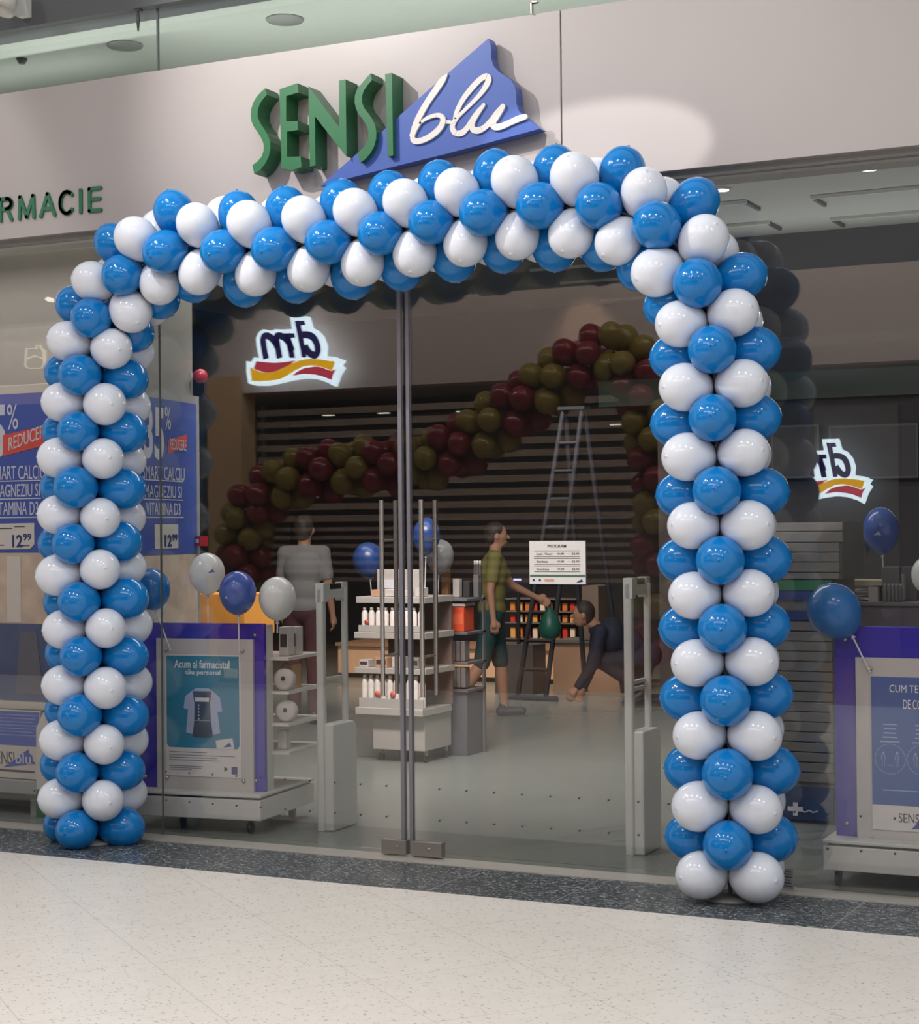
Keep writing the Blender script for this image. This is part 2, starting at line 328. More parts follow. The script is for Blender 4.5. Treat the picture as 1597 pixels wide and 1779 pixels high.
# pull handles
def handle(dd, pxo, Yo, label):
    X = at(pxo, 1040, 'y', -.075).x; z0 = .785; z1 = 1.735
    for y in (-.075, .07):
        mb = MB(); mb.tube([(X, y, z0), (X, y, z1)], .0115, 14)
        h = mb.build('pull_handle', M_STEEL, dd, dd.location); h['label'] = label
        if y < 0:
            for z in (.98, 1.54):
                MB().tube([(X, -.068, z), (X, .062, z)], .006, 10).build('handle_mount', M_STEEL, h, dd.location)
handle(d1, 664, -.075, 'brushed steel pull bar'); handle(d2, 733, -.075, 'brushed steel pull bar')
M_PATCH = mat('patch_fitting_steel', (156, 148, 142), .35, .6)
for dd, xa, xb in ((d1, at(663, 1480, 'y', -.02).x, -.012), (d2, .012, at(767, 1483, 'y', -.02).x)):
    mb = MB(); mb.box((xa, -.022, .012), (xb, .022, .082)); pf = mb.build('patch_fitting', M_PATCH, dd, dd.location, bevel=.002)
    MB().lathe([(.006, -.026), (.006, -.021)], Vector((0, 1, 0)), Vector(((xa + xb) / 2 + .02, 0, .05)), 10).build('screw', M_STEEL, pf, dd.location)

# ================================================================== SIGN LETTERS
A = lambda pts: crop(pts, 425, 115, .11245)
B = lambda pts: crop(pts, 560, 115, .11245)
LET = {
 'S': A([(320, 340), (250, 400), (180, 480), (130, 570), (100, 670), (95, 760), (105, 850), (140, 930), (195, 1010), (245, 1090), (285, 1170), (298, 1250), (290, 1320), (260, 1400), (200, 1470), (120, 1530), (150, 1665), (240, 1605), (315, 1510), (370, 1400), (398, 1280), (395, 1170), (360, 1070), (300, 965), (235, 870), (200, 780), (202, 680), (235, 580), (290, 500), (345, 440)]),
 'E': A([(540, 355), (815, 262), (832, 405), (642, 462), (642, 855), (820, 845), (826, 985), (655, 1010), (657, 1402), (866, 1393), (880, 1560), (710, 1606), (570, 1572)]),
 'N': [(535.8, 149.9), (589.3, 221), (589, 139.7), (600.5, 138), (602.2, 271.8), (598.5, 268), (547.2, 202), (548.1, 287.2), (538.6, 289.5)],
 'S2': B([(750, 108), (680, 180), (600, 280), (540, 350), (505, 450), (500, 560), (520, 650), (560, 740), (620, 810), (670, 890), (705, 970), (715, 1050), (705, 1130), (670, 1210), (610, 1290), (540, 1350), (590, 1490), (670, 1430), (740, 1350), (800, 1240), (830, 1130), (835, 1020), (820, 920), (780, 830), (720, 740), (650, 650), (615, 570), (612, 470), (640, 380), (700, 290), (768, 215)]),
 'I': B([(970, 120), (1075, 105), (1095, 1380), (1010, 1395)]),
}
M_SGREEN = mat('green_letter_enamel', (36, 100, 62), .35)
sign = thing('shop_sign', 'green letters and blue wavy triangle sign with silver script on the white fascia', 'shop sign', (at(690, 290, 'y', -.1).x, -.03, 3.25))
for k, pts in LET.items():
    xz = XZ(pts, -.145); mb = MB(); mb.prism(xz, -.145, -.032)
    mb.build('letter', M_SGREEN, sign, sign.location)['label'] = 'green letter ' + k[0]
tri = [(848.7, 66.5), (852, 74), (853, 84.8), (853, 100.6), (857.4, 114.6), (867, 125), (878.5, 132), (888, 139), (894.3, 149.7), (896.9, 163.7), (897.3, 181.2), (902, 193.5), (910.9, 202), (925, 212.8), (938, 223.6),
       (850, 247.5), (770, 268.5), (690, 288), (620, 306), (556, 323), (610.4, 275.4), (663, 229), (696.8, 198.4), (747.9, 153.2), (777.7, 127.8)]
M_TRI = mat('blue_sign_enamel', (62, 88, 160), .35)
xz = XZ(tri, -.115); root = MB().prism(xz, -.115, -.045).build('triangle_plate', M_TRI, sign, sign.location); root['label'] = 'blue wavy triangle plate'
T = lambda pts: XZ(crop(pts, 690, 55, .17533), -.12)
def smooth(pts, n=5):
    out = []; P = [pts[0]] + list(pts) + [pts[-1]]
    for i in range(1, len(P) - 2):
        p0, p1, p2, p3 = P[i - 1], P[i], P[i + 1], P[i + 2]
        for k in range(n):
            t = k / n
            out.append(tuple(.5 * ((2 * p1[j]) + (-p0[j] + p2[j]) * t + (2 * p0[j] - 5 * p1[j] + 4 * p2[j] - p3[j]) * t * t + (-p0[j] + 3 * p1[j] - 3 * p2[j] + p3[j]) * t ** 3) for j in range(len(p1))))
    out.append(tuple(pts[-1])); return out
M_SCRIPT = mat('silver_script', (214, 208, 202), .3)
SCR = [0]
def script(pts, name='script_letter', par=root, y1=-.114):
    SCR[0] += 1; y0 = -.122 - .0022 * (SCR[0] % 3)
    q = smooth(pts); xz = T([(p[0], p[1]) for p in q]); k = .17533 / 340
    return MB().ribbon(xz, [p[2] * k for p in q], y0, y1, caps=True).build(name, M_SCRIPT, par, sign.location)
script([(500, 425, 12), (455, 480, 60), (390, 575, 66), (310, 690, 62), (240, 810, 62), (185, 920, 56), (140, 1030, 26)])
script([(235, 905, 24), (300, 860, 34), (380, 832, 38), (435, 835, 44), (462, 880, 52), (430, 955, 58), (350, 1030, 58), (250, 1080, 54), (180, 1085, 56), (158, 1045, 46), (185, 980, 34), (235, 905, 22)])
script([(465, 893, 30), (510, 895, 34), (560, 893, 30), (590, 800, 44), (650, 680, 50), (740, 560, 56), (830, 470, 54), (890, 445, 56), (905, 490, 60), (850, 590, 48), (760, 690, 38), (660, 790, 34), (590, 860, 40), (550, 940, 50), (575, 1000, 52), (640, 1005, 58), (700, 950, 52), (760, 860, 56), (810, 790, 50), (862, 728, 34)])
script([(862, 728, 34), (805, 810, 40), (755, 900, 44), (750, 960, 56), (800, 982, 60), (870, 950, 54), (940, 880, 56), (1000, 800, 54), (1052, 745, 52)])
script([(1052, 745, 52), (1000, 830, 56), (955, 910, 56), (975, 945, 60), (1040, 940, 58), (1130, 900, 54), (1210, 865, 58), (1270, 846, 52)])

# FARMACIE lettering: rounded strokes
ARC = lambda cx, cy, rx, ry, a0, a1, n=14: [(cx + rx * cos(radians(a0 + (a1 - a0) * i / n)), cy + ry * sin(radians(a0 + (a1 - a0) * i / n))) for i in range(n + 1)]
GL = {'F': [[(0, 0), (0, 1), (1, 1)], [(0, .52), (.85, .52)]], 'A': [[(0, 0), (.5, 1), (1, 0)], [(.18, .32), (.82, .32)]],
      'R': [[(0, 0), (0, 1), (.6, 1)] + ARC(.6, .76, .4, .24, 90, -90, 8) + [(0, .52)], [(.6, .52), (1, 0)]],
      'M': [[(0, 0), (.05, 1), (.5, .05), (.95, 1), (1, 0)]], 'C': [ARC(.52, .5, .52, .5, 42, 318, 18)], 'I': [[(.5, 0), (.5, 1)]],
      'E': [[(1, 1), (0, 1), (0, 0), (1, 0)], [(0, .52), (.92, .52)]]}
zb = at(152, 366, 'y', -.05).z; zt = at(152, 328, 'y', -.05).z
far = thing('pharmacy_lettering', 'green rounded pharmacy lettering at the left end of the fascia', 'lettering', (at(60, 350, 'y', -.03).x, -.03, zb))
M_FG = mat('dark_green_letters', (44, 104, 76), .45)
for i, (ch, xa, xb) in enumerate((('F', -66, -47), ('A', -38, -11), ('R', -2, 17), ('M', 31, 56), ('A', 68, 92), ('C', 102, 124.5), ('I', 133, 142), ('E', 153, 172))):
    x0 = at(xa, 350, 'y', -.05).x; x1 = at(xb, 350, 'y', -.05).x; mb = MB()
    for st in GL[ch]: 
        P = [(x0 + (x1 - x0) * u, zb + (zt - zb) * v) for u, v in st]
        for j in range(len(P) - 1): mb.ribbon([P[j], P[j + 1]], .020, -.041, -.029)
    mb.build('letter', M_FG, far, far.location)

# ================================================================== BALLOON ARCH
def balloon_mat(name, rgb, dot=True, rough=.13):
    m = bpy.data.materials.new(name); m.use_nodes = True; nt = m.node_tree; b = nt.nodes['Principled BSDF']; N = nt.nodes.new; L = nt.links.new
    tc = N('ShaderNodeTexCoord'); sp = N('ShaderNodeSeparateXYZ'); L(tc.outputs['Object'], sp.inputs[0])
    c = lin(rgb); mx = N('ShaderNodeMix'); mx.data_type = 'RGBA'; mx.inputs[6].default_value = c + (1,); mx.inputs[7].default_value = tuple(v * (.45 if rgb[0] < 100 else .8) for v in c) + (1,)
    gt = N('ShaderNodeMapRange'); gt.inputs['From Min'].default_value = .2862; gt.inputs['From Max'].default_value = .2885; L(sp.outputs[2], gt.inputs[0])
    L(gt.outputs[0], mx.inputs[0]); L(mx.outputs[2], b.inputs['Base Color'])
    b.inputs['Roughness'].default_value = rough; b.inputs['Specular IOR Level'].default_value = .5
    b.inputs['Subsurface Weight'].default_value = .35; b.inputs['Subsurface Radius'].default_value = (.06, .06, .06); b.inputs['Subsurface Scale'].default_value = .5
    MATS[name] = m; return m
M_BB = balloon_mat('blue_latex', (14, 120, 192)); M_BW = balloon_mat('white_latex', (220, 223, 232), rough=.16)
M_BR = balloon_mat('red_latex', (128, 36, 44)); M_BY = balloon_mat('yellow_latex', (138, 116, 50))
def balloon_mesh(name, m, k=1.0):
    prof = []
    for i in range(15):
        s = .03 + (.17 - .03) * i / 15; u = (.17 - s) / .15; prof.append((max(.006, .104 * max(0, (1 - u * u)) ** .66), s))
    for i in range(13):
        t = pi / 2 * i / 12; prof.append((max(.0005, .104 * cos(t)), .17 + .115 * sin(t)))
    prof.insert(-1, (.006, .2855)); prof[-1] = (.0015, .2895); prof.insert(-1, (.0035, .2885))
    mb = MB().lathe([(r * k, h * k) for r, h in prof], n=32)
    me_o = mb.build(name, m); me = me_o.data; bpy.data.objects.remove(me_o); return me
ME_B = balloon_mesh('balloon_blue', M_BB); ME_W = balloon_mesh('balloon_white', M_BW)
ME_R = balloon_mesh('balloon_red', M_BR); ME_Y = balloon_mesh('balloon_yellow', M_BY)
def knot_mesh(name, m):
    mb = MB()
    for a in range(4):
        d = Vector((cos(a * pi / 2), sin(a * pi / 2), 0)); mb.lathe([(.012, .0), (.007, .02), (.009, .036)], d, d * .0, 10)
    o = mb.build(name, m); me = o.data; bpy.data.objects.remove(o); return me
KB = knot_mesh('knot_b', M_BB); KW = knot_mesh('knot_w', M_BW); KR = knot_mesh('knot_r', M_BR); KY = knot_mesh('knot_y', M_BY)
def quat_to(axis, fwd):
    z = Vector(axis).normalized(); y = (Vector(fwd) - z * Vector(fwd).dot(z)).normalized(); x = y.cross(z)
    return Matrix((x, y, z)).transposed()
def cluster(parent, org, C, dirs, T_, me, km, label, jit=.03, scale=1.):
    k = bpy.data.objects.new('balloon_cluster', km); COL.objects.link(k); k.parent = parent; k.location = C - org
    a = dirs[0]; R = Matrix((a.normalized(), T_.cross(a).normalized(), T_.normalized())).transposed(); k.rotation_euler = R.to_euler(); k['label'] = label + ' balloon cluster'
    k.scale = (scale,) * 3
    for d in dirs:
        d2 = (d + Vector((random.uniform(-jit, jit), random.uniform(-jit, jit), random.uniform(-jit, jit)))).normalized()
        b = bpy.data.objects.new('balloon', me); COL.objects.link(b); b.parent = k
        W_ = Matrix.Translation(C - org) @ quat_to(d2, T_ + Vector((.01, .02, .003))).to_4x4() @ Matrix.Diagonal((random.uniform(.97, 1.04) * scale,) * 3 + (1,))
        b.matrix_local = (Matrix.Translation(C - org) @ R.to_4x4() @ Matrix.Diagonal((scale, scale, scale, 1))).inverted() @ W_
        b['label'] = label + ' balloon'
Fpx = [(133, 1443), (133, 1341), (139, 1244), (140, 1142), (137, 1044), (126, 944), (133, 847), (135, 748), (140, 650), (158, 553), (212, 476),
       (288, 435), (387, 437), (476, 432), (572, 422), (660, 407), (749, 388), (842, 369), (938, 359), (1040, 356), (1143, 393), (1214, 492),
       (1236, 607), (1239, 727), (1248, 854), (1250, 974), (1254, 1092), (1259, 1216), (1265, 1344), (1264, 1467)]
YA = -.29; RAD = .168
def frame_dir(T_, x):
    HB = radians(11.5 + 1.7 * x); base = Vector((sin(HB), -cos(HB), -.31 + .20 * min(1, max(0, (x + 1.3) / 2.4)))); return (base - T_ * base.dot(T_)).normalized()
Cs = [at(x, y, 'y', YA - RAD) for x, y in Fpx]
for it in range(3):
    tg = [(Cs[min(i + 1, len(Cs) - 1)] - Cs[max(i - 1, 0)]).normalized() for i in range(len(Cs))]
    Es = [frame_dir(t, c.x) for t, c in zip(tg, Cs)]
    Cs = [at(x, y, 'y', YA + RAD * e.y) - e * RAD for (x, y), e in zip(Fpx, Es)]
org = Vector((0, YA, 0))
arch = thing('balloon_arch', 'big blue and white balloon arch standing around the glass doors', 'balloon arch', org)
allC = []
for i in range(len(Cs)):
    allC.append((Cs[i], 'b'))
    if i < len(Cs) - 1: allC.append(((Cs[i] + Cs[i + 1]) / 2, 'w'))
allC.append((Cs[-1] + Vector((0, 0, -.145)), 'w'))
# the two lowest clusters stand on the floor
for i, (C, kd) in enumerate(allC):
    a = allC[max(i - 1, 0)][0]; b = allC[min(i + 1, len(allC) - 1)][0]; Tn = (b - a).normalized()
    E1 = frame_dir(Tn, C.x); e2 = Tn.cross(E1).normalized()
    if kd == 'b': dirs = [E1, e2, -E1, -e2]
    else: dirs = [(E1 + e2).normalized(), (e2 - E1).normalized(), (-E1 - e2).normalized(), (E1 - e2).normalized()]
    cluster(arch, org, C, dirs, Tn, ME_B if kd == 'b' else ME_W, KB if kd == 'b' else KW, 'blue' if kd == 'b' else 'white')
mb = MB(); mb.tube([tuple(c[0]) for c in allC], .008, 8); mb.build('arch_pole', M_WHITEP, arch, org)
for C in (allC[0][0], allC[-1][0]):
    MB().lathe([(.13, 0), (.13, .012), (.01, .02), (.01, C.z)], org=Vector((C.x, C.y, 0)), n=20).build('arch_foot', M_GREYP, arch, org)

# ================================================================== HOURS SHEET
Yh = -.0075
c4 = [at(920, 940, 'y', Yh), at(1017.5, 939, 'y', Yh), at(1018, 1015, 'y', Yh), at(921, 1014.5, 'y', Yh)]
hx0, hx1, hz1, hz0 = c4[0].x, c4[1].x, c4[0].z, c4[3].z
hrs = thing('opening_hours_sign', 'white sheet with opening hours stuck on the right glass door', 'sign', (hx0, Yh, hz0))
MB().box((hx0, Yh - .002, hz0), (hx1, Yh, hz1)).build('sheet', M_PAPER, hrs, hrs.location)
def hp(u, v): return (hx0 + (hx1 - hx0) * u, hz1 - (hz1 - hz0) * v)
def hrect(mb, u0, v0, u1, v1, mi=0, th=.001):
    a = hp(u0, v0); b = hp(u1, v1); mb.box((a[0], Yh - .002 - th, b[1]), (b[0], Yh - .002, a[1]), mi)
def htext(mb, s, u0, v0, u1, v1, bold=.012):
    a = hp(u0, v1); b = hp(u1, v0); mb.text(s, wallmap(a[0], b[0], a[1], b[1], Yh - .002), 0, .001, bold)
mb = MB(); htext(mb, 'PROGRAM', .33, .085, .66, .155)
for s, v in (('Luni - Vineri', .275), ('Sambata', .452), ('Duminica', .628)):
    w = {'L': .28, 'S': .20, 'D': .22}[s[0]]
    htext(mb, s, .13, v, .13 + w, v + .05); htext(mb, '10.00', .495, v, .62, v + .045); htext(mb, '-', .70, v + .018, .72, v + .024); htext(mb, '22.00', .76, v, .89, v + .045)
mb.build('lettering', M_INK, hrs, hrs.location)
mb = MB()
for v in (.225, .36, .40, .535, .575, .71): hrect(mb, .085, v, .905, v + .010)
mb.build('ruled_lines', M_INK, hrs, hrs.location)
mb = MB(); hrect(mb, .01, .785, .99, .835); mb.build('green_band', mat('sage_ink', (70, 110, 84), .6), hrs, hrs.location)
mb = MB(); a = [hp(.83, .965), hp(.93, .88), hp(.955, .945)]; mb.prism(a, Yh - .003, Yh - .002)
for u in (.075, .185): c = hp(u, .91); mb.prism([(c[0] + .006 * cos(t * pi / 4), c[1] + .006 * sin(t * pi / 4)) for t in range(8)], Yh - .003, Yh - .002)
mb.build('small_logos', M_NAVY, hrs, hrs.location)
mb = MB(); hrect(mb, .27, .885, .44, .94); mb.build('orange_mark', mat('orange_ink', (205, 150, 130), .6), hrs, hrs.location)
# sticker low on the right window
q = [at(1352, 1508, 'y', -.008), at(1378, 1508, 'y', -.008), at(1352, 1543, 'y', -.008)]
st = thing('sticker', 'small pale printed sticker low on the right window pane', 'sticker', q[2])
MB().box((q[0].x, -.009, q[2].z), (q[1].x, -.0065, q[0].z)).build('label_film', mat('sticker_film', (140, 142, 140), .5), st, st.location)
mb = MB()
for k in range(6): mb.box((q[0].x + .008, -.0098, q[0].z - .012 - k * .013), (q[1].x - .012 + .004 * (k % 3), -.009, q[0].z - .008 - k * .013))
mb.build('print_lines', M_INK, st, st.location)
# ================================================================== LEFT WINDOW: promotion lightboxes
def rectW(mb, px, Y, y_front, y_back, mi=0):       # px = (x0,y_top,x1,y_bottom) upright box from pixels on plane Y
    a = at(px[0], px[1], 'y', Y); b = at(px[2], px[3], 'y', Y); mb.box((a.x, y_front, b.z), (b.x, y_back, a.z), mi)
M_FRAME = mat('cream_lightbox_frame', (188, 182, 170), .4)
YP = .30
lb = thing('promotion_lightbox', 'tall blue promotion lightbox with a 12.99 price behind the left window', 'lightbox', (at(20, 1235, 'y', YP).x, .40, at(20, 1235, 'y', YP).z))
# physical frame: width about 1.05 m
xr = at(108, 900, 'y', YP).x; xl = xr - 1.12; zt_ = at(40, 668, 'y', YP).z; zb_ = at(40, 1233, 'y', YP).z
MB().box((xl, YP, zb_), (xr, .50, zt_)).build('case', M_FRAME, lb, lb.location, bevel=.004)
def pz(y): return at(30, y, 'y', YP).z
def px_(x): return at(x, 850, 'y', YP).x
def panel(name, x0, ztop, x1, zbot, m, d, par=lb): return MB().box((x0, YP - d, zbot), (x1, YP - d + .003, ztop)).build(name, m, par, lb.location)
il, ir = xl + .05, xr - .012
panel('blue_panel', il, pz(684), ir, pz(960), M_BLUEINK, .003)
panel('product_photo', il, pz(964), ir, pz(1083), mat('beige_product_photo', (196, 176, 156), .5, noise=.35, scale=9), .003)
panel('lower_photo', il, pz(1083), ir, pz(1217), mat('slate_photo', (78, 88, 118), .5, noise=.35, scale=6), .003)
def ptext(s, x0, yt, x1, yb, m, par, d=.0035, bold=.0, nm='lettering', shear=0.0):
    a, b, z1, z0 = px_(x0), px_(x1), at((x0 + x1) / 2, yt, 'y', YP).z, at((x0 + x1) / 2, yb, 'y', YP).z
    return MB().text(s, lambda u, v, dd: Vector((a + (b - a) * u, YP - d + dd, z0 + (z1 - z0) * v + shear * (b - a) * u)), 0, .0015, bold).build(nm, m, par, lb.location)
M_LT = mat('pale_poster_print', (196, 198, 204), .6)
ptext('35', -46, 703, 12, 797, M_LT, lb, bold=.03)
ptext('%', 14, 702, 33, 746, M_LT, lb)
ptext('SMART CALCIU', -12, 809, 79, 833, M_LT, lb); ptext('MAGNEZIU SI', -9, 841, 70, 863, M_LT, lb); ptext('VITAMINA D3', -13, 872, 67, 895, M_LT, lb)
mb = MB()
for yy in (835.5, 866.5, 899): a = pz(yy); mb.box((px_(-60), YP - .005, a - .003), (px_(72), YP - .003, a + .003))
mb.build('rule_lines', M_LT, lb, lb.location)
# red banner, tilted
P = [at(*p, 'y', YP) for p in ((6, 756), (92, 737), (92, 770), (6, 793))]
rb = MB().prism([(p.x, p.z) for p in P], YP - .006, YP - .004).build('red_banner', M_REDINK, lb, lb.location)
a, b = px_(17), px_(86); z0 = at(17, 783, 'y', YP).z; hgt = .075
MB().text('REDUCERE', lambda u, v, d: Vector((a + (b - a) * u, YP - .006 + d, z0 + (b - a) * u * .26 + hgt * v)), 0, .0015).build('lettering', M_LT, rb, lb.location)
P = [(px_(-60), pz(910)), (px_(60), pz(909)), (px_(60), pz(946)), (px_(52), pz(954)), (px_(-60), pz(955))]
pt = MB().prism(P, YP - .006, YP - .003).build('price_tag', mat('cream_price_tag', (205, 200, 190), .5), lb, lb.location)
ptext('12', 22, 929, 40, 951, M_NAVY, pt, .006, .03); ptext('99', 41, 927, 55, 939, M_NAVY, pt, .006, .02)
mb = MB()
for (x0, x1, yy) in ((-20, 22, 918), (26, 44, 915), (-12, 8, 947), (38, 52, 948)): mb.box((px_(x0), YP - .0068, pz(yy) - .003), (px_(x1), YP - .006, pz(yy) + .003))
mb.build('small_print', M_INK, pt, lb.location)
# product in the photo: tall white tube
MB().box((px_(12), YP - .006, pz(1080)), (px_(36), YP - .003, pz(966))).build('pictured_tube', mat('tube_print', (206, 198, 186), .5), lb, lb.location)
MB().prism([(px_(26), pz(1205)), (px_(34), pz(1100)), (px_(62), pz(1095)), (px_(74), pz(1205))], YP - .006, YP - .003).build('pictured_figure', mat('dusk_figure_print', (100, 98, 106), .5), lb, lb.location)
# lower information board with the small logo
ib = thing('information_board', 'blue and white information board with a small triangle logo below the lightbox', 'information board', (at(10, 1375, 'y', .25).x, .25, 0))
YP2 = .25
ix0 = at(-120, 1300, 'y', YP2).x; ix1 = at(70, 1300, 'y', YP2).x
iz = lambda y: at(30, y, 'y', YP2).z
MB().box((ix0, YP2, iz(1352)), (ix1, YP2 + .02, iz(1234))).build('board', M_FRAME, ib, ib.location)
MB().box((ix0, YP2 - .002, iz(1295)), (ix1 - .005, YP2, iz(1236))).build('blue_field', M_BLUEINK, ib, ib.location)
mb = MB()
for k, yy in enumerate((1242, 1248, 1254, 1260, 1265.5, 1271, 1277)): mb.box((at(-80, 1250, 'y', YP2).x, YP2 - .003, iz(yy) - .0022), (at(66 - (k % 3) * 5, 1250, 'y', YP2).x, YP2 - .002, iz(yy) + .0022))
mb.build('print_lines', mat('faint_print', (130, 140, 180), .6), ib, ib.location)
tr = [(5, 1333), (33, 1314), (49, 1302), (51, 1308), (56, 1314), (57, 1322), (61, 1326), (38, 1330)]
tr = [(5.5, 1333), (30, 1317), (38, 1309), (49.5, 1302), (51.5, 1309), (56, 1313), (57.5, 1322), (61, 1326.5)]
lg = MB().prism([(at(x, y, 'y', YP2).x, at(x, y, 'y', YP2).z) for x, y in tr], YP2 - .002, YP2).build('logo_triangle', M_BLUEINK, ib, ib.location)
def itext(s, x0, yt, x1, yb, m, par, d=.0025, bold=0.):
    A_ = at(x0, yb, 'y', YP2); B_ = at(x1, yt, 'y', YP2)
    return MB().text(s, wallmap(A_.x, B_.x, A_.z, B_.z, YP2 - d), 0, .001, bold).build('lettering', m, par, ib.location)
itext('SENSI', -14, 1306, 25, 1326, M_INK, ib, .0005); itext('blu', 28, 1309, 54, 1326, M_LT, lg)
mb = MB(); mb.box((at(-20, 1339, 'y', YP2).x, YP2 - .001, iz(1341.5)), (at(60, 1339, 'y', YP2).x, YP2, iz(1337.5))); mb.build('slogan_line', M_INK, ib, ib.location)
MB().box((ix0, YP2 - .03, iz(1377)), (ix1, YP2 + .16, iz(1354))).build('ledge', M_GREYP, ib, ib.location, bevel=.004)
mb = MB()
for xx in (ix0 + .05, ix1 - .09): mb.box((xx, YP2 + .02, 0), (xx + .04, YP2 + .12, iz(1370)))
mb.build('support_legs', M_GREYP, ib, ib.location)
# white slanted-top dispenser beside it
dx0 = at(63, 1300, 'y', .22).x; dx1 = at(112, 1300, 'y', .22).x; dz = lambda y: at(80, y, 'y', .22).z
dsp = thing('dispenser_stand', 'white stand with slanted top and green foot behind the arch\'s left leg', 'stand', ((dx0 + dx1) / 2, .3, 0))
MB().add([(dx0, .22, dz(1372)), (dx1, .22, dz(1372)), (dx1, .22, dz(1238)), (dx0 + .05, .22, dz(1238)), (dx0, .22, dz(1266)),
          (dx0, .24 + .0, dz(1372)), (dx1, .24 + .0, dz(1372)), (dx1, .24, dz(1238)), (dx0 + .05, .24, dz(1238)), (dx0, .24, dz(1266))],
         [(0, 1, 2, 3, 4), (9, 8, 7, 6, 5), (0, 5, 6, 1), (1, 6, 7, 2), (2, 7, 8, 3), (3, 8, 9, 4), (4, 9, 5, 0)]).build('body', M_BOARD, dsp, dsp.location)
MB().box((dx0, .215, 0), (dx1, .245, dz(1372))).build('foot', mat('green_foot', (60, 110, 80), .5), dsp, dsp.location)
# lightbox on the angled wall
a0 = Vector((-2.032, .63, 0)); a1 = Vector((-2.165, 1.275, 0)); ad = (a1 - a0).normalized(); an = Vector((ad.y, -ad.x, 0))
def onw(x, y):        # pixel onto the angled wall plane -> (along, z)
    d = ray(x, y); t = (a0 - CAM).dot(an) / d.dot(an); p = CAM + d * t; return (p - a0).dot(ad), p.z
def WL(u, z, d): return a0 + ad * u + an * d + Vector((0, 0, z))
sb = thing('promotion_lightbox', 'angled 35 percent promotion lightbox seen dimly between arch leg and door', 'lightbox', WL(.3, 0, 0) + Vector((0, 0, 1.0)))
u1, _z = onw(339, 850); u0 = u1 - .98
zt2 = onw(300, 683)[1]; zb2 = onw(300, 1235)[1]
def wbox(mb, ua, ub, za, zc, d0, d1):
    vs = [WL(u, z, d) for d in (d0, d1) for z in (za, zc) for u in (ua, ub)]
    return mb.add(vs, [(0, 1, 3, 2), (4, 5, 7, 6), (0, 1, 5, 4), (2, 3, 7, 6), (0, 2, 6, 4), (1, 3, 7, 5)])
wbox(MB(), u0, u1, zb2, zt2, .0, .03).build('case', M_GREYP, sb, sb.location)
wbox(MB(), u0 + .04, u1 - .05, onw(300, 962)[1], zt2 - .05, .03, .033).build('blue_panel', M_BLUEINK, sb, sb.location)
wbox(MB(), u0 + .04, u1 - .05, zb2 + .04, onw(300, 964)[1], .03, .033).build('product_photo', MATS['beige_product_photo'], sb, sb.location)
def wtext(s, x0, yt, x1, yb, m, par, d=.034, bold=0.):
    A_ = onw(x0, yb); B_ = onw(x1, yt); C_ = onw(x0, yt)
    return MB().text(s, lambda u, v, dd: WL(A_[0] + (B_[0] - A_[0]) * u, A_[1] + (C_[1] - A_[1]) * v, d - dd), 0, .0015, bold).build('lettering', m, par, sb.location)
wtext('35', 240, 703, 275, 797, M_LT, sb, bold=.03); wtext('%', 277, 706, 287, 746, M_LT, sb)
wtext('SMART CALCIU', 238, 808, 311, 832, M_LT, sb); wtext('MAGNEZIU SI', 242, 842, 306, 864, M_LT, sb); wtext('VITAMINA D3', 244, 873, 304, 895, M_LT, sb)
mb = MB()
for yy in (836, 868.5, 899): z = onw(290, yy)[1]; wbox(mb, onw(238, 850)[0], onw(309, 850)[0], z - .003, z + .003, .033, .035)
mb.build('rule_lines', M_LT, sb, sb.location)
q0, q1 = onw(282, 760)[0], onw(315, 755)[0]; zz = [onw(282, 765)[1], onw(315, 755)[1], onw(315, 778)[1], onw(282, 788)[1]]
mb = MB(); vs = [WL(q0, zz[0], .036), WL(q1, zz[1], .036), WL(q1, zz[2], .036), WL(q0, zz[3], .036)] + [WL(q0, zz[0], .034), WL(q1, zz[1], .034), WL(q1, zz[2], .034), WL(q0, zz[3], .034)]
mb.add(vs, [(0, 1, 2, 3), (7, 6, 5, 4), (0, 4, 5, 1), (1, 5, 6, 2), (2, 6, 7, 3), (3, 7, 4, 0)]); rb2 = mb.build('red_banner', M_REDINK, sb, sb.location)
wtext('REDUCERE', 285, 762, 313, 781, M_LT, rb2, .037)
wbox(MB(), onw(259, 930)[0], onw(300, 930)[0], onw(280, 953)[1], onw(280, 911)[1], .034, .036).build('price_tag', MATS['cream_price_tag'], sb, sb.location)
wtext('12', 276, 929, 288, 950, M_NAVY, sb, .038, .03); wtext('99', 289, 928, 298, 940, M_NAVY, sb, .038, .02)
# red fire alarm call point and red box on the wall edge
M_RED = mat('red_plastic', (165, 30, 45), .35)
for (x, y, lb_, w, h) in ((341, 653, 'round red alarm sounder high on the wall edge', .035, .04), (346, 940, 'small square red call point lower on the wall edge', .045, .06)):
    p = at(x + 4, y, 'y', 1.30)
    al = thing('fire_alarm', lb_, 'fire alarm', (p.x, 1.30, p.z))
    if w < .04: MB().lathe([(.04, 0), (.045, .02), (.03, .06), (.012, .07)], Vector((0, -1, 0)), p + Vector((0, .04, 0)), 18).build('body', M_RED, al, al.location)
    else: MB().rbox((p.x - w / 2, 1.26, p.z - h / 2), (p.x + w / 2, 1.34, p.z + h / 2), .006).build('body', M_RED, al, al.location)
    MB().box((p.x - .012, 1.215 if w < .04 else 1.255, p.z - .012), (p.x + .008, 1.225 if w < .04 else 1.261, p.z + .012)).build('label_plate', M_LT, al, al.location)

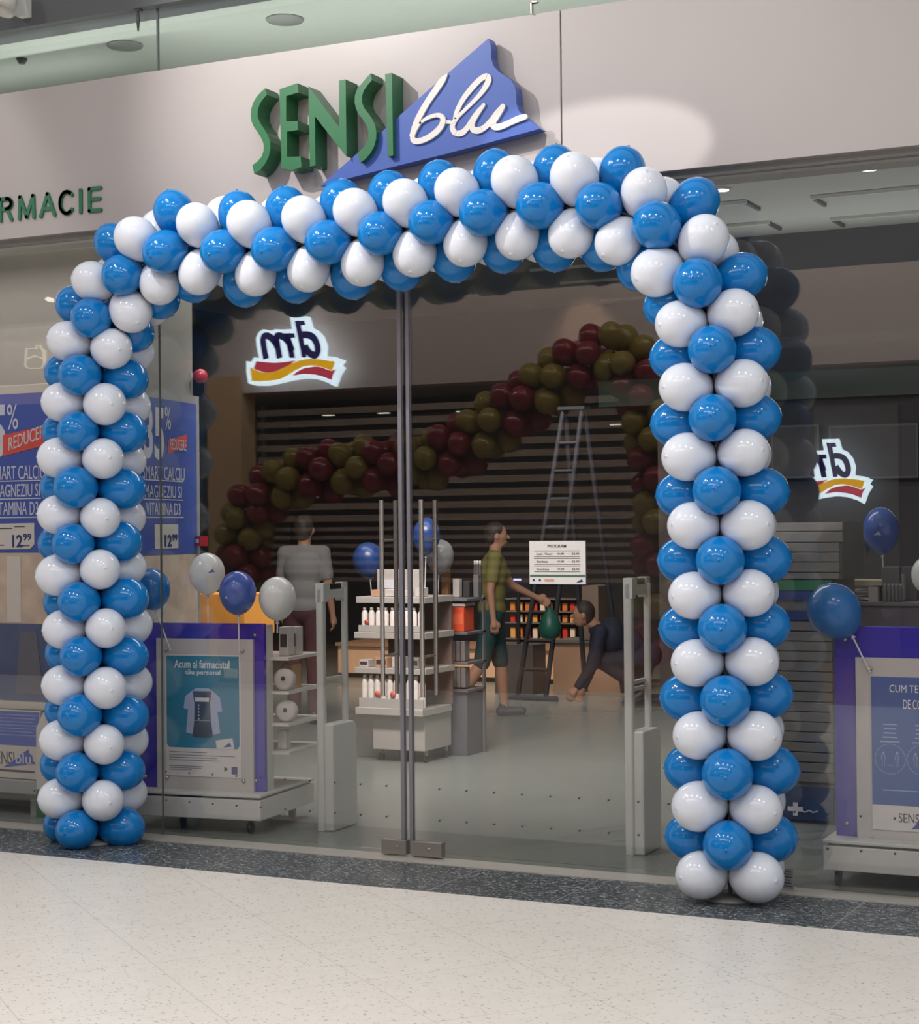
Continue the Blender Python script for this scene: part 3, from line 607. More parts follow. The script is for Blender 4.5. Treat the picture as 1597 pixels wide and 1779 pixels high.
# ================================================================== PROMOTION CARTS
def circle(c, r, n=16): return [(c[0] + r * cos(2 * pi * k / n), c[1] + r * sin(2 * pi * k / n)) for k in range(n)]
def rrect(x0, z0, x1, z1, r, n=5):
    pts = []
    for cx, cy, s0 in ((x1 - r, z1 - r, 0), (x0 + r, z1 - r, 90), (x0 + r, z0 + r, 180), (x1 - r, z0 + r, 270)):
        for i in range(n + 1): t = radians(s0 + 90 * i / n); pts.append((cx + r * cos(t), cy + r * sin(t)))
    return pts
def cart(label, loc, rz, Wd=.76, H=1.10, D=.56):
    r = thing('promotion_cart', label, 'display cart', loc, rz, 'wheeled violet promotion carts')
    h = Wd / 2
    b = MB().box((-h - .03, -.12, .078), (h + .03, D, .185)).build('base', M_WHITEP, r, bevel=.004)
    MB().box((-h - .03, -.125, .197), (h + .03, D, .212)).build('base_lip', M_WHITEP, r, bevel=.003)
    MB().box((-h + .04, -.10, .185), (h - .10, D - .05, .197)).build('shadow_gap', M_DARK, r)
    MB().box((-h, .0, .212), (h, .03, H)).build('front_panel', M_PURPLE, r, bevel=.003)
    MB().box((-h, .03, .212), (h - .0, .09, H - .01)).build('carcass', M_WHITEP, r)
    for sx_ in (-h, h - .018): MB().box((sx_, .09, .212), (sx_ + .018, .11, H - .01)).build('side_panel', M_WHITEP, r)
    for i, z in enumerate((.40, .55, .72, .90)): MB().box((-h + .01, .09, z), (h + .10, D - .02, z + .016)).build('shelf', M_WHITEP, r)
    for (x, y) in ((-h + .02, -.04), (h - .06, -.04), (h - .06, D - .08), (-h + .02, D - .08)):
        c = MB(); c.box((x - .016, y - .012, .05), (x + .016, y + .012, .078)); w = c.build('caster', M_GREYP, r)
        MB().lathe([(.030, -.010), (.032, -.006), (.032, .006), (.030, .010)], Vector((1, 0, 0)), Vector((x, y - .012, .032)), 18).build('wheel', M_DARK, w)
    for (x, z) in ((-h + .05, H - .06), (h - .05, H - .06), (-h + .05, .27), (h - .05, .27)):
        MB().lathe([(.009, 0), (.009, .008), (.004, .011)], Vector((0, -1, 0)), Vector((x, 0, z)), 12).build('screw_cap', M_STEEL, r)
    return r
def board(r, x0, z0, x1, z1): return MB().box((x0, -.022, z0), (x1, -.0, z1)).build('poster_board', M_BOARD, r, bevel=.002)
C1 = at(349, 1388, 'y', .27); c1 = cart('violet promotion cart left of the doors with a teal shirt poster', (C1.x + .0, .27, 0), radians(7))
# placement of local pixels for the cart face: project onto its face plane
def face_uv(r, x, y, d=-.022):
    n = Vector((sin(r.rotation_euler.z), -cos(r.rotation_euler.z), 0)); ux = Vector((cos(r.rotation_euler.z), sin(r.rotation_euler.z), 0))
    o = Vector(r.location) - n * d; rr = ray(x, y); t = (o - CAM).dot(n) / rr.dot(n); p = CAM + rr * t; return (p - Vector(r.location)).dot(ux), p.z
fu = lambda x, y: face_uv(c1, x, y)
(bx0, bz1), (bx1, bz0) = fu(271, 1109), fu(441, 1381)
pb = board(c1, bx0, bz0, bx1, bz1)
(qx0, qz1), (qx1, qz0) = fu(287, 1136), fu(420, 1352)
po = MB().box((qx0, -.026, qz0), (qx1, -.023, qz1)).build('poster', M_PAPER, c1); po['label'] = 'poster with a white shirt on teal'
g = lambda u, v: (qx0 + (qx1 - qx0) * u, qz1 - (qz1 - qz0) * v)
def gp(pts, d0, d1): return MB().prism([g(*p) for p in pts], d0, d1)
gp([(.02, .012), (.98, .012), (.98, .74), (.95, .765), (.05, .765), (.02, .74)], -.0275, -.026).build('teal_field', M_CYAN, po)
def gtext(s, u0, v0, u1, v1, m, bold=.02, d=-.0285):
    a = g(u0, v1); b = g(u1, v0); return MB().text(s, lambda u, v, dd: Vector((a[0] + (b[0] - a[0]) * u, d + dd, a[1] + (b[1] - a[1]) * v)), 0, .001, bold).build('lettering', m, po)
gtext('Acum ai farmacistul', .13, .045, .86, .112, M_WHITEINK, .012); gtext('tău personal', .27, .122, .74, .175, M_WHITEINK, .012)
gp([(.36, .30), (.42, .275), (.58, .275), (.64, .30), (.73, .35), (.76, .46), (.70, .47), (.69, .44), (.73, .64), (.62, .655), (.38, .655), (.28, .64), (.31, .44), (.30, .455), (.25, .44), (.27, .345)], -.0285, -.0275).build('shirt_picture', mat('lavender_white_print', (176, 186, 214), .6), po)
gp([(.37, .30), (.62, .30), (.60, .40), (.61, .55), (.635, .66), (.62, .68), (.38, .68), (.365, .66), (.39, .55), (.395, .40)], -.0295, -.0285).build('phone_picture', mat('slate_print', (64, 76, 92), .6), po)
gp([(.40, .352), (.59, .352), (.585, .385), (.405, .385)], -.0300, -.0295).build('phone_search_bar', M_PAPER, po)
mb = MB()
for k in range(5): mb.prism(circle(g(.45, .415 + k * .028), .005, 8), -.0300, -.0295)
mb.box((g(.40, .54)[0], -.0300, g(.4, .542)[1]), (g(.6, .54)[0], -.0295, g(.4, .538)[1])); mb.build('phone_icons', M_LT, po)
gp([(.67, .70), (.89, .675), (.915, .765), (.685, .775)], -.0290, -.0275).build('card_picture', M_PAPER, po)
gp([(.77, .755), (.85, .715), (.885, .745)], -.0295, -.0290).build('card_logo', M_BLUEINK, po)
gp([(.78, .10), (.97, .115), (.97, .185), (.79, .185)], -.0285, -.0275).build('envelope_picture', mat('pale_teal_print', (120, 160, 170), .6), po)
mb = MB()
for v, u1_ in ((.80, .55), (.825, .92), (.845, .68), (.865, .72), (.915, .50), (.93, .48), (.945, .35)):
    a = g(.05, v); b = g(u1_, v + .006); mb.box((a[0], -.0268, b[1]), (b[0], -.026, a[1]))
mb.build('print_lines', mat('pale_grey_print', (140, 138, 140), .6), po)
gp([(.78, .91), (.83, .93), (.78, .955)], -.0272, -.026).build('play_mark', M_INK, po)
gp([(.875, .91), (.95, .91), (.95, .97), (.875, .97)], -.0272, -.026).build('blue_square_mark', mat('muted_blue_print', (84, 92, 132), .6), po)
for u, v in ((.02, -.035), (1.03, -.035), (.02, 1.02), (1.03, 1.02)):
    c = g(u, v); MB().lathe([(.009, .0), (.009, .01), (.004, .013)], Vector((0, -1, 0)), Vector((c[0], -.022, c[1])), 12).build('stand_off', M_STEEL, pb)
# second cart on the right
C2 = at(1441, 1532, 'z', 0); C2 = at(1452, 1300, 'y', .22)
c2 = cart('violet promotion cart in the right window with a blue hygiene poster', (C2.x + .38, .22, 0), radians(1.0), H=1.145)
fv = lambda x, y: face_uv(c2, x, y)
(bx0, bz1), (_, bz0) = fv(1486, 1142), fv(1487, 1478); bx1 = -bx0
pb2 = board(c2, bx0, bz0, bx1, bz1)
(qx0, qz1), (_, qz0) = fv(1514, 1175), fv(1514, 1440); qx1 = -qx0
po2 = MB().box((qx0, -.026, qz0), (qx1, -.023, qz1)).build('poster', M_PAPER, c2); po2['label'] = 'blue poster with white circle drawings'
po = po2
gp([(0, 0), (1, 0), (1, .835), (0, .835)], -.0275, -.026).build('blue_field', mat('hygiene_blue_print', (66, 98, 160), .6), po2)
gtext('CUM TE PROTEJEZI', .19, .05, .90, .115, M_WHITEINK, .0); gtext('DE CORONAVIRUS', .33, .145, .88, .205, M_WHITEINK, .0)
for k in range(3):
    u = .19 + k * .33; v = .535
    c = g(u, v); ring = MB()
    for j in range(24):
        a_, b_ = 2 * pi * j / 24, 2 * pi * (j + 1) / 24
        ring.ribbon([(c[0] + .066 * cos(a_), c[1] + .066 * sin(a_)), (c[0] + .066 * cos(b_), c[1] + .066 * sin(b_))], .0022, -.0284, -.0275, caps=False)
    for dx in (-.030, .030):
        ring.prism(circle((c[0] + dx, c[1] + .026), .006, 10), -.0284, -.0275)
        ring.ribbon([(c[0] + dx - .010, c[1] - .002), (c[0] + dx - .007, c[1] + .016), (c[0] + dx + .007, c[1] + .016), (c[0] + dx + .010, c[1] - .002)], .002, -.0284, -.0275)
        ring.ribbon([(c[0] + dx - .005, c[1] + .014), (c[0] + dx - .005, c[1] - .032)], .002, -.0284, -.0275); ring.ribbon([(c[0] + dx + .005, c[1] + .014), (c[0] + dx + .005, c[1] - .032)], .002, -.0284, -.0275)
    ring.ribbon([(c[0] - .012, c[1] - .028), (c[0] + .012, c[1] - .028)], .0025, -.0284, -.0275)
    ring.build('circle_drawing', mat('pale_blue_line', (150, 170, 206), .6), po2)
    tx = MB()
    for j, wd in enumerate((.030, .026, .028, .032, .042)): tx.box((c[0] - wd, -.0284, g(0, .31 + j * .028)[1] - .003), (c[0] + wd, -.0275, g(0, .31 + j * .028)[1] + .003))
    tx.build('print_lines', MATS['pale_blue_line'], po2)
a = g(.11, .735); b = g(.9, .742); MB().box((a[0], -.0284, b[1]), (b[0], -.0275, a[1])).build('print_lines', MATS['pale_blue_line'], po2)
gtext('SENSI', .27, .885, .50, .945, M_INK, .0, -.0262); gp([(.40, .985), (.52, .90), (.60, .86), (.63, .93), (.70, .965)], -.0275, -.026).build('logo_triangle', M_BLUEINK, po2)
for (u, v) in ((-.01, -.05), (-.01, 1.07)):
    c = g(u, v); MB().lathe([(.009, .0), (.009, .01), (.004, .013)], Vector((0, -1, 0)), Vector((c[0], -.022, c[1])), 12).build('stand_off', M_STEEL, pb2)
# goods on the right-hand side shelves of the left cart
def boxy(name, label, cat, loc, size, m, rz=0, group=None, extra=None):
    x, y, z = size; r = thing(name, label, cat, loc, rz, group)
    MB().box((-x / 2, -y / 2, 0), (x / 2, y / 2, z)).build('carton', m, r, bevel=.003)
    if extra: MB().box((-x / 2 + .008, -y / 2 - .0015, z * .3), (x / 2 - .008, -y / 2, z * .75)).build('printed_label', extra, r)
    return r
M_CARTON = mat('white_carton', (198, 190, 184), .5); M_BEIGE = mat('beige_carton', (190, 150, 120), .5); M_DK = mat('dark_print', (60, 56, 58), .5)
def onshelf(r, lx, ly, z): 
    c, s_ = cos(r.rotation_euler.z), sin(r.rotation_euler.z); return (r.location.x + lx * c - ly * s_, r.location.y + lx * s_ + ly * c, z)
for (lx, ly, z, sz, m, ex, lb_) in ((.41, .22, .918, (.055, .08, .155), M_CARTON, M_DK, 'tall white printed carton, front one on the cart\'s upper side shelf'), (.41, .33, .918, (.055, .08, .150), M_CARTON, M_DK, 'tall white printed carton, rear one on the cart\'s upper side shelf'),
                                    (.41, .28, .738, (.06, .12, .13), M_BEIGE, M_CARTON, 'beige carton on the cart\'s second side shelf'), (.40, .20, .418, (.05, .06, .10), M_CARTON, None, 'plain white carton on the cart\'s lowest side shelf')):
    boxy('product_carton', lb_, 'carton', onshelf(c1, lx, ly, z), sz, m, radians(7), 'cartons on the cart side shelves', ex)
for k, (lx, ly, z) in enumerate(((.42, .24, .738), (.42, .26, .568))):
    p = onshelf(c1, lx + .015, ly - .1, z); r = thing('product_tub', ('round white pot leaning on the second side shelf of the cart', 'round white pot leaning on the third side shelf of the cart')[k], 'pot', p, 0, 'round pots on the cart')
    MB().lathe([(.045, -.03), (.058, -.02), (.058, .02), (.045, .03)], Vector((.25, -1, .12)), Vector((0, 0, .058)), 24).build('pot', M_CARTON, r)
    MB().lathe([(.012, 0), (.012, .004)], Vector((.25, -1, .12)), Vector((.008, -.031, .065)), 12).build('printed_dot', M_DK, r)
# yellow lit box behind the left cart
ya, yb_ = at(289, 1031, 'y', 1.75), at(425, 1072, 'y', 1.75)
yb0 = thing('yellow_display_box', 'yellow orange display box behind the left promotion cart', 'display box', ((ya.x + yb_.x) / 2, 1.9, 0))
MB().box((ya.x, 1.75, yb_.z - .12), (yb_.x, 2.1, ya.z)).build('box', mat('amber_board', (228, 156, 70), .5, emit=(228, 150, 60), estr=.12), yb0, yb0.location, bevel=.005)
MB().box((ya.x + .05, 1.8, 0), (yb_.x - .05, 2.05, yb_.z - .12)).build('pedestal', M_GREYP, yb0, yb0.location)

# ================================================================== BALLOONS ON STICKS
M_SB = mat('royal_blue_latex', (66, 98, 178), .2, sub=.3); M_SW = mat('ivory_latex', (218, 219, 216), .2, sub=.3); M_SC = mat('sky_blue_latex', (40, 116, 184), .2, sub=.3); M_STICK = mat('white_stick', (215, 215, 215), .4)
def stick_balloon(label, px, py, r_px, Y, m, foot, tilt=0., logo=None, grp='balloons on white sticks', elong=1.12):
    c = at(px, py, 'y', Y); R = r_px / F_PX * (c - CAM).dot(FW)
    ft = at(foot[0], foot[1], 'y', Y)
    t = thing('stick_balloon', label, 'balloon', ft, 0, grp)
    ax = (Vector((c.x, Y, c.z)) - Vector((ft.x, Y, ft.z))).normalized()
    if tilt: ax = (Vector((sin(tilt), 0, cos(tilt)))).normalized()
    prof = []
    for i in range(14):
        a = pi * i / 13; prof.append((max(.004, R * sin(a) * (1 if a > pi / 2 else (.90 + .10 * sin(a)))), -R * elong * cos(a) * (1.0 if a > pi / 2 else 1.12)))
    b = MB().lathe(prof, ax, c, 28).build('balloon', m, t, ft)
    nk = c - ax * R * elong * 1.14
    MB().lathe([(.012, -.012), (.004, .006)], ax, nk, 12).build('cup', M_STICK, t, ft)
    MB().tube([nk, ft], .004, 8).build('stick', M_STICK, t, ft)
    if logo:
        lx, lz, ls, lm = logo; mb = MB(); d = (CAM - c).normalized()
        side = Vector((cos(YAW), sin(YAW), 0)); upv = Vector((0, 0, 1))
        def on(u, v):
            w = d + side * u + upv * v; w.normalize(); q = w - ax * w.dot(ax); h = w.dot(ax)
            k = 1 / sqrt((q.length / R) ** 2 + (h / (R * elong)) ** 2); return c + w * (k + .0015)
        P = [on(lx + ls * x, lz + ls * y) for x, y in ((-.5, -.25), (.25, .35), (.35, .05), (.55, -.15))]
        mb.add(P, [(0, 1, 2, 3)]); mb.build('printed_logo', lm, t, ft)
    return t
stick_balloon('white balloon with a small blue logo, topmost above the left cart', 360, 995, 31, .62, M_SW, (362, 1100), logo=(.25, .1, .45, M_BLUEINK))
stick_balloon('royal blue balloon on a stick above the left cart', 413, 1028, 32.5, .215, M_SB, (416, 1135), logo=(-.75, -.35, .35, M_LT))
stick_balloon('plain white balloon on a stick, right of the blue one on the left cart', 482, 1038, 32.5, .34, M_SW, (482, 1100))
stick_balloon('blue balloon half hidden behind the arch\'s left leg', 263, 1022, 33, .17, M_SC, (296, 1130), tilt=-.25, elong=1.05)
stick_balloon('white balloon below the half hidden blue one at the arch\'s left leg', 262, 1046, 28, .40, M_SW, (270, 1100), elong=1.05)
stick_balloon('large blue balloon leaning left from the right cart', 1449, 1060, 46, .175, M_SC, (1512, 1168), tilt=-.62, elong=1.04)
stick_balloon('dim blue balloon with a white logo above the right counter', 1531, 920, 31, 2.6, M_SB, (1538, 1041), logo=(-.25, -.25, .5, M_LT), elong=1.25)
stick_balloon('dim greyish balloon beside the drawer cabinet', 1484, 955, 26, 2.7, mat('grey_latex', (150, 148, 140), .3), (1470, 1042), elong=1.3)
stick_balloon('white balloon cut off by the right picture edge', 1612, 998, 28, .9, M_SW, (1612, 1110))

stick_balloon('blue balloon with shade in its colour, on a stick left of the centre seam, above the goods stand', 640, 972, 27, 3.34, mat('shaded_blue_latex', (34, 62, 118), .3), (646, 1035))  # darker copy of the blue latex; the indoor dimness is in its colour
stick_balloon('blue balloon with shade in its colour, just right of the centre seam behind the pull bars', 741, 930, 24, 3.34, MATS['shaded_blue_latex'], (738, 1035.5), elong=1.3)
stick_balloon('pale balloon with shade in its colour, right of the pull bars above the product stand', 765, 966, 24, 3.60, mat('shaded_white_latex', (128, 130, 132), .3), (760, 1038), elong=1.2)  # white latex greyed; the indoor dimness is put into its colour
# ================================================================== SECURITY PEDESTALS
def pedestal(label, pxa, H, Hb):
    p = at(pxa[0], pxa[1], 'z', 0)
    r = thing('security_gate', label, 'security pedestal', (p.x, p.y, 0), radians(2), 'grey anti-theft pedestals')
    L_ = .27; M_ = mat('warm_grey_plastic', (190, 190, 184), .4)
    def rbx(a, b, rr=.012): return MB().rbox(a, b, rr)
    # base housing with rounded top edge
    prof = [(0, 0), (L_, 0), (L_, Hb - .05)] + [(L_ - .05 + .05 * cos(t), Hb - .05 + .05 * sin(t)) for t in [pi / 2 * k / 6 for k in range(1, 7)]] + [(.0, Hb)]
    mb = MB(); k = len(prof); vs = [(.02, y, z) for y, z in prof] + [(.095, y, z) for y, z in prof]
    mb.add(vs, [list(range(k)), list(range(k, 2 * k))[::-1]] + [(i, (i + 1) % k, k + (i + 1) % k, k + i) for i in range(k)]); mb.build('base_housing', M_, r, bevel=.008)
    rbx((.0, -.012, 0), (.045, .03, H - .03)).build('front_post', M_, r, bevel=.002)
    rbx((.025, L_ - .05, Hb - .08), (.06, L_ - .02, H - .03)).build('rear_post', M_, r, bevel=.002)
    mb = MB(); y0, y1 = -.012, L_ - .01
    pr = [(y0, H - .10), (y0 + .045, H - .10), (y0 + .06, H - .082), (y1 - .06, H - .082), (y1 - .045, H - .10), (y1, H - .10), (y1, H + .0), (y1 - .055, H), (y1 - .06, H - .035), (y0 + .075, H - .035), (y0 + .07, H), (y0, H)]
    k = len(pr); vs = [(.002, y, z) for y, z in pr] + [(.05, y, z) for y, z in pr]
    mb.add(vs, [list(range(k)), list(range(k, 2 * k))[::-1]] + [(i, (i + 1) % k, k + (i + 1) % k, k + i) for i in range(k)]); hd = mb.build('head_bridge', M_, r)
    MB().box((.008, y0 + .075, H - .04), (.044, y1 - .06, H - .006)).build('lamp_module', M_DARK, hd)
    MB().box((-.0005, .10, H - .066), (.003, .14, H - .053)).build('sensor_slot', M_DARK, hd)
    for z in (Hb + .19, Hb + .225): rbx((.012, .02, z), (.035, L_ - .04, z + .016), .004).build('cross_bar', M_, r)
    MB().box((.06, .08, Hb - .0005), (.064, .20, Hb + .001)).build('seam', M_GREYP, r)
    return r
pedestal('grey anti-theft pedestal left of the door centre, beside the violet cart', (553, 1443), 1.31, .565)
pedestal('grey anti-theft pedestal right of the door centre, beside the arch leg', (1088, 1485), 1.345, .60)
# ================================================================== GOODS STAND
M_STAND = mat('stand_white_metal', (176, 170, 164), .4)
def bottle_mesh(name, m, h=.2, r=.03):
    return MB().lathe([(r * .96, 0), (r, .01), (r, h * .62), (r * .55, h * .76), (r * .45, h * .8), (r * .45, h)], n=14).build(name, m)
def bottle_proto(label, h, r, m, mcap, loc, grp):
    t = thing('bottle', label, 'bottle', loc, 0, grp)
    MB().lathe([(r * .96, 0), (r, .008), (r, h * .74), (r * .6, h * .86), (r * .5, h * .88)], n=14).build('body', m, t)
    MB().lathe([(r * .58, h * .88), (r * .58, h * .99), (r * .5, h)], n=12).build('cap', mcap, t)
    return t
Zs = at(690, 1325, 'z', 0); YG = 3.0
def gx(x, y=1150): return at(x, y, 'y', YG).x
def gz(y): return at(690, y, 'y', YG).z
g0, g1 = gx(620), gx(741)
gs = thing('goods_stand', 'white tiered goods stand with bottles behind the centre of the doors', 'display stand', ((g0 + g1) / 2, YG + .2, 0))
gb = lambda nm, a, b, m=M_STAND, par=gs, bv=.003: MB().box(a, b).build(nm, m, par, gs.location, bevel=bv)
gb('lower_cabinet', (gx(641), YG + .05, gz(1305)), (gx(731), YG + .45, gz(1244)))
for i, (yt, yb2, xx0, xx1) in enumerate(((1231, 1243, 619, 736), (1161, 1171, 618, 742), (1099, 1110, 618, 741), (1037, 1048, 622, 741))):
    gb('shelf', (gx(xx0), YG - .02, gz(yb2)), (gx(xx1), YG + .42, gz(yt)))
gb('back_panel', (gx(626), YG + .40, gz(1231)), (gx(738), YG + .43, gz(1037)), mat('stand_back_brown', (120, 100, 92), .5))
hd = gb('header_board', (gx(644), YG + .10, gz(1037)), (gx(722), YG + .12, gz(990)))
MB().box((gx(648), YG + .095, gz(1023)), (gx(676), YG + .10, gz(1008))).build('header_window', M_LT, hd, gs.location)
MB().box((gx(649), YG + .093, gz(1022)), (gx(653), YG + .10, gz(1009))).build('header_mark', M_DK, hd, gs.location)
for xx in (650, 727):
    for dy in (.1, .4):
        c = gb('caster', (gx(xx) - .012, YG + dy - .012, .045), (gx(xx) + .012, YG + dy + .012, gz(1305)), M_GREYP)
        MB().lathe([(.028, -.009), (.028, .009)], Vector((1, 0, 0)), Vector((gx(xx), YG + dy, .028)), 14).build('wheel', M_DARK, c, gs.location)
M_BOT = mat('milk_white_bottle', (226, 216, 210), .4); M_RDOT = mat('coral_print', (210, 90, 70), .5)
def row(label, grp, n, xa, xb, z, h, r, m=M_BOT, cap=M_WHITEP, y=YG + .022):
    first = None; ORD = ['leftmost', 'second', 'third', 'fourth', 'fifth', 'sixth', 'seventh', 'eighth', 'ninth', 'tenth']
    for i in range(n):
        x = xa + (xb - xa) * i / (n - 1)
        if first is None: c = first = bottle_proto(label, h, r, m, cap, (x, y, z), grp)
        else: c = copy_tree(first); c.location = (x, y, z)
        c['label'] = label % (ORD[i] if i < n - 1 else 'rightmost')
rr_ = (gx(736) - gx(626)) / 22
row('%s white bottle in the row on the goods stand\'s lowest tray', 'bottles on the lowest tray of the goods stand', 10, gx(631), gx(731), gz(1231) + .002, gz(1172) - gz(1229), rr_ * 1.0)
row('%s white bottle in the row on the goods stand\'s second shelf from the top', 'bottles on the second shelf of the goods stand', 9, gx(632), gx(730), gz(1099) + .002, gz(1055) - gz(1098), rr_ * 1.0)
for k, (xx, yy) in enumerate(((656, 1207), (683, 1207))):
    t = tag(MB().lathe([(.022, 0), (.022, .004)], Vector((0, -1, 0)), Vector((gx(xx), YG - .002, gz(yy))), 16).build('round_price_dot', M_RDOT, None, (gx(xx), YG, gz(yy))), ('left', 'right')[k] + ' one of the two coral round tags on the lowest tray', 'price tag')
tag(MB().lathe([(.016, 0), (.016, .004)], Vector((0, -1, 0)), Vector((gx(638), YG - .002, gz(1081))), 16).build('round_price_dot', M_RDOT, None, (gx(638), YG, gz(1081))), 'single coral round tag on the second shelf from the top', 'price tag')
tray = MB().box((gx(625), YG - .012, gz(1231)), (gx(736), YG - .006, gz(1214))).build('shelf_front', M_STAND, gs, gs.location)
MB().box((gx(625), YG - .012, gz(1098)), (gx(736), YG - .006, gz(1087))).build('shelf_front', M_STAND, gs, gs.location)
for i, (xx, w, h, m, lb_) in enumerate(((632, .07, .05, M_CARTON, 'low white carton at the left of the third shelf'), (662, .09, .07, M_BEIGE, 'beige carton in the middle of the third shelf'), (690, .08, .075, M_CARTON, 'white carton right of the beige one on the third shelf'), (718, .08, .07, M_GREYP, 'grey carton at the right of the third shelf'))):
    boxy('product_carton', lb_, 'carton', (gx(xx), YG + .05, gz(1161) + .002), (w, .1, h), m, 0, 'cartons on the goods stand', M_DK if i != 2 else None)
for i, (xx, w, h, m) in enumerate(((654, .08, .045, M_BEIGE), (676, .07, .05, M_CARTON), (700, .08, .04, M_CARTON), (728, .06, .06, M_CARTON))):
    boxy('product_carton', ('beige', 'small white', 'flat white', 'narrow white')[i] + ' carton on the top shelf of the goods stand', 'carton', (gx(xx), YG + .05, gz(1037) + .002), (w, .08, h), m, 0, 'cartons on top of the goods stand', None)

# second stand with an orange carton display, and transparent side crates
YH = 3.5
def hx(x): return at(x, 1100, 'y', YH).x
def hz(y): return at(800, y, 'y', YH).z
ss = thing('product_stand', 'dim grey shelf stand right of the goods stand', 'display stand', ((hx(752) + hx(808)) / 2, YH + .15, 0))
hb = lambda nm, a, b, m: MB().box(a, b).build(nm, m, ss, ss.location, bevel=.003)
M_DIMG = mat('dim_grey_board', (104, 102, 104), .5)
for z_ in (1040, 1098, 1150, 1198): hb('shelf', (hx(746), YH, hz(z_ + 5)), (hx(812), YH + .3, hz(z_)), M_DIMG)
for xx in (746, 809): hb('upright', (hx(xx), YH + .26, 0), (hx(xx + 3), YH + .3, hz(1036)), M_DIMG)
hb('base_cabinet', (hx(748), YH + .02, 0), (hx(808), YH + .3, hz(1203)), mat('dusk_cabinet', (92, 90, 98), .5))
boxy('product_carton', 'orange red display carton with a pale lid on the product stand', 'carton', (hx(783), YH + .1, hz(1098) + .002), (hx(804) - hx(762), .16, hz(1054) - hz(1096)), mat('orange_carton', (214, 84, 52), .5), 0, None, mat('orange_print', (225, 105, 70), .5))
tag(MB().box((hx(760), YH + .02, hz(1053.5)), (hx(806), YH + .18, hz(1048))).build('carton_lid', M_STAND, None, (hx(783), YH + .1, hz(1053))), 'pale flat lid lying on the orange display carton', 'lid')
for i, (xx, w, h, m) in enumerate(((748, .05, .2, mat('brown_carton', (150, 105, 72), .5)), (768, .05, .13, M_CARTON), (786, .05, .11, M_DK), (803, .04, .16, M_DIMG))):
    boxy('product_carton', ('tall brown', 'white', 'black', 'tall grey')[i] + ' packet on top of the product stand', 'carton', (hx(xx), YH + .25, hz(1040) + .001), (w, .05, h), m, 0, 'packets on the product stand')
for i, xx in enumerate((796, 800.5, 805)):
    t = bottle_proto('%s of three thin dark pump bottles behind the orange carton' % ('left', 'middle', 'right')[i], .26, .014, M_DK, M_WHITEP, (hx(xx), YH + .28 + .0, hz(1040)), 'pump bottles behind the orange carton')
M_MESHY = mat('grey_packets', (118, 112, 112), .5, noise=.3, scale=40)
for i, (yy, xa, xb) in enumerate(((1149, 762, 806), (1195, 764, 806))):
    n = 5
    for k in range(n):
        x = hx(xa) + (hx(xb) - hx(xa)) * (k + .5) / n
        boxy('product_carton', ('%s grey packet from the left under the orange carton', '%s grey packet from the left in the bottom row of the product stand')[i] % ('first', 'second', 'third', 'fourth', 'fifth')[k], 'carton', (x, YH + .06, hz(yy)), (.032, .08, .14), M_MESHY, 0, ('packets under the orange carton', 'packets in the bottom row of the product stand')[i])
# ================================================================== BACK OF THE SHOP
M_WOOD = mat('mirrored_floor_wood', (206, 168, 136), .5, noise=.12, scale=3)
def K(x, y, Y): return at(x, y, 'y', Y)
YB = 8.9
cn = thing('floor_reflection_block', 'long low wood block added in place of the bright floor reflected in the glass', 'counter', (K(850, 1200, YB).x, YB + .3, 0))  # added block standing in for the bright wood floor mirrored in the glass
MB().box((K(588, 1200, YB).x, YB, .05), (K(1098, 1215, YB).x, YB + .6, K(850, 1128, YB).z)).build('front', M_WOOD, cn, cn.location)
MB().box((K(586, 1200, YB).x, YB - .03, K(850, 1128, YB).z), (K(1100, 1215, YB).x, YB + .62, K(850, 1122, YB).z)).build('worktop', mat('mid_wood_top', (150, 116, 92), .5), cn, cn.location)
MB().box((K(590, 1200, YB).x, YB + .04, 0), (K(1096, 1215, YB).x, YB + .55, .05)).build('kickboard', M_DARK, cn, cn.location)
# kiosk: brownish tall body on the right of the wood block
YK = 8.35
kk = thing('till_counter', 'taller pale brown till counter right of the ladder', 'counter', (K(1040, 1210, YK).x, YK + .3, 0))
MB().box((K(962, 1200, YK).x, YK, 0), (K(1100, 1215, YK).x, YK + .5, K(1030, 1118, YK).z)).build('front', mat('dull_wood_front', (170, 138, 116), .5), kk, kk.location)
MB().box((K(1012, 1100, YK).x, YK, K(1040, 1112, YK).z), (K(1040, 1100, YK).x, YK + .4, K(1040, 1018, YK).z)).build('side_screen', mat('taupe_panel', (118, 104, 94), .5), kk, kk.location)
MB().box((K(962, 1200, YK).x, YK - .02, K(1030, 1118, YK).z), (K(1085, 1215, YK).x, YK + .5, K(1030, 1113, YK).z)).build('worktop', M_DIMG, kk, kk.location)
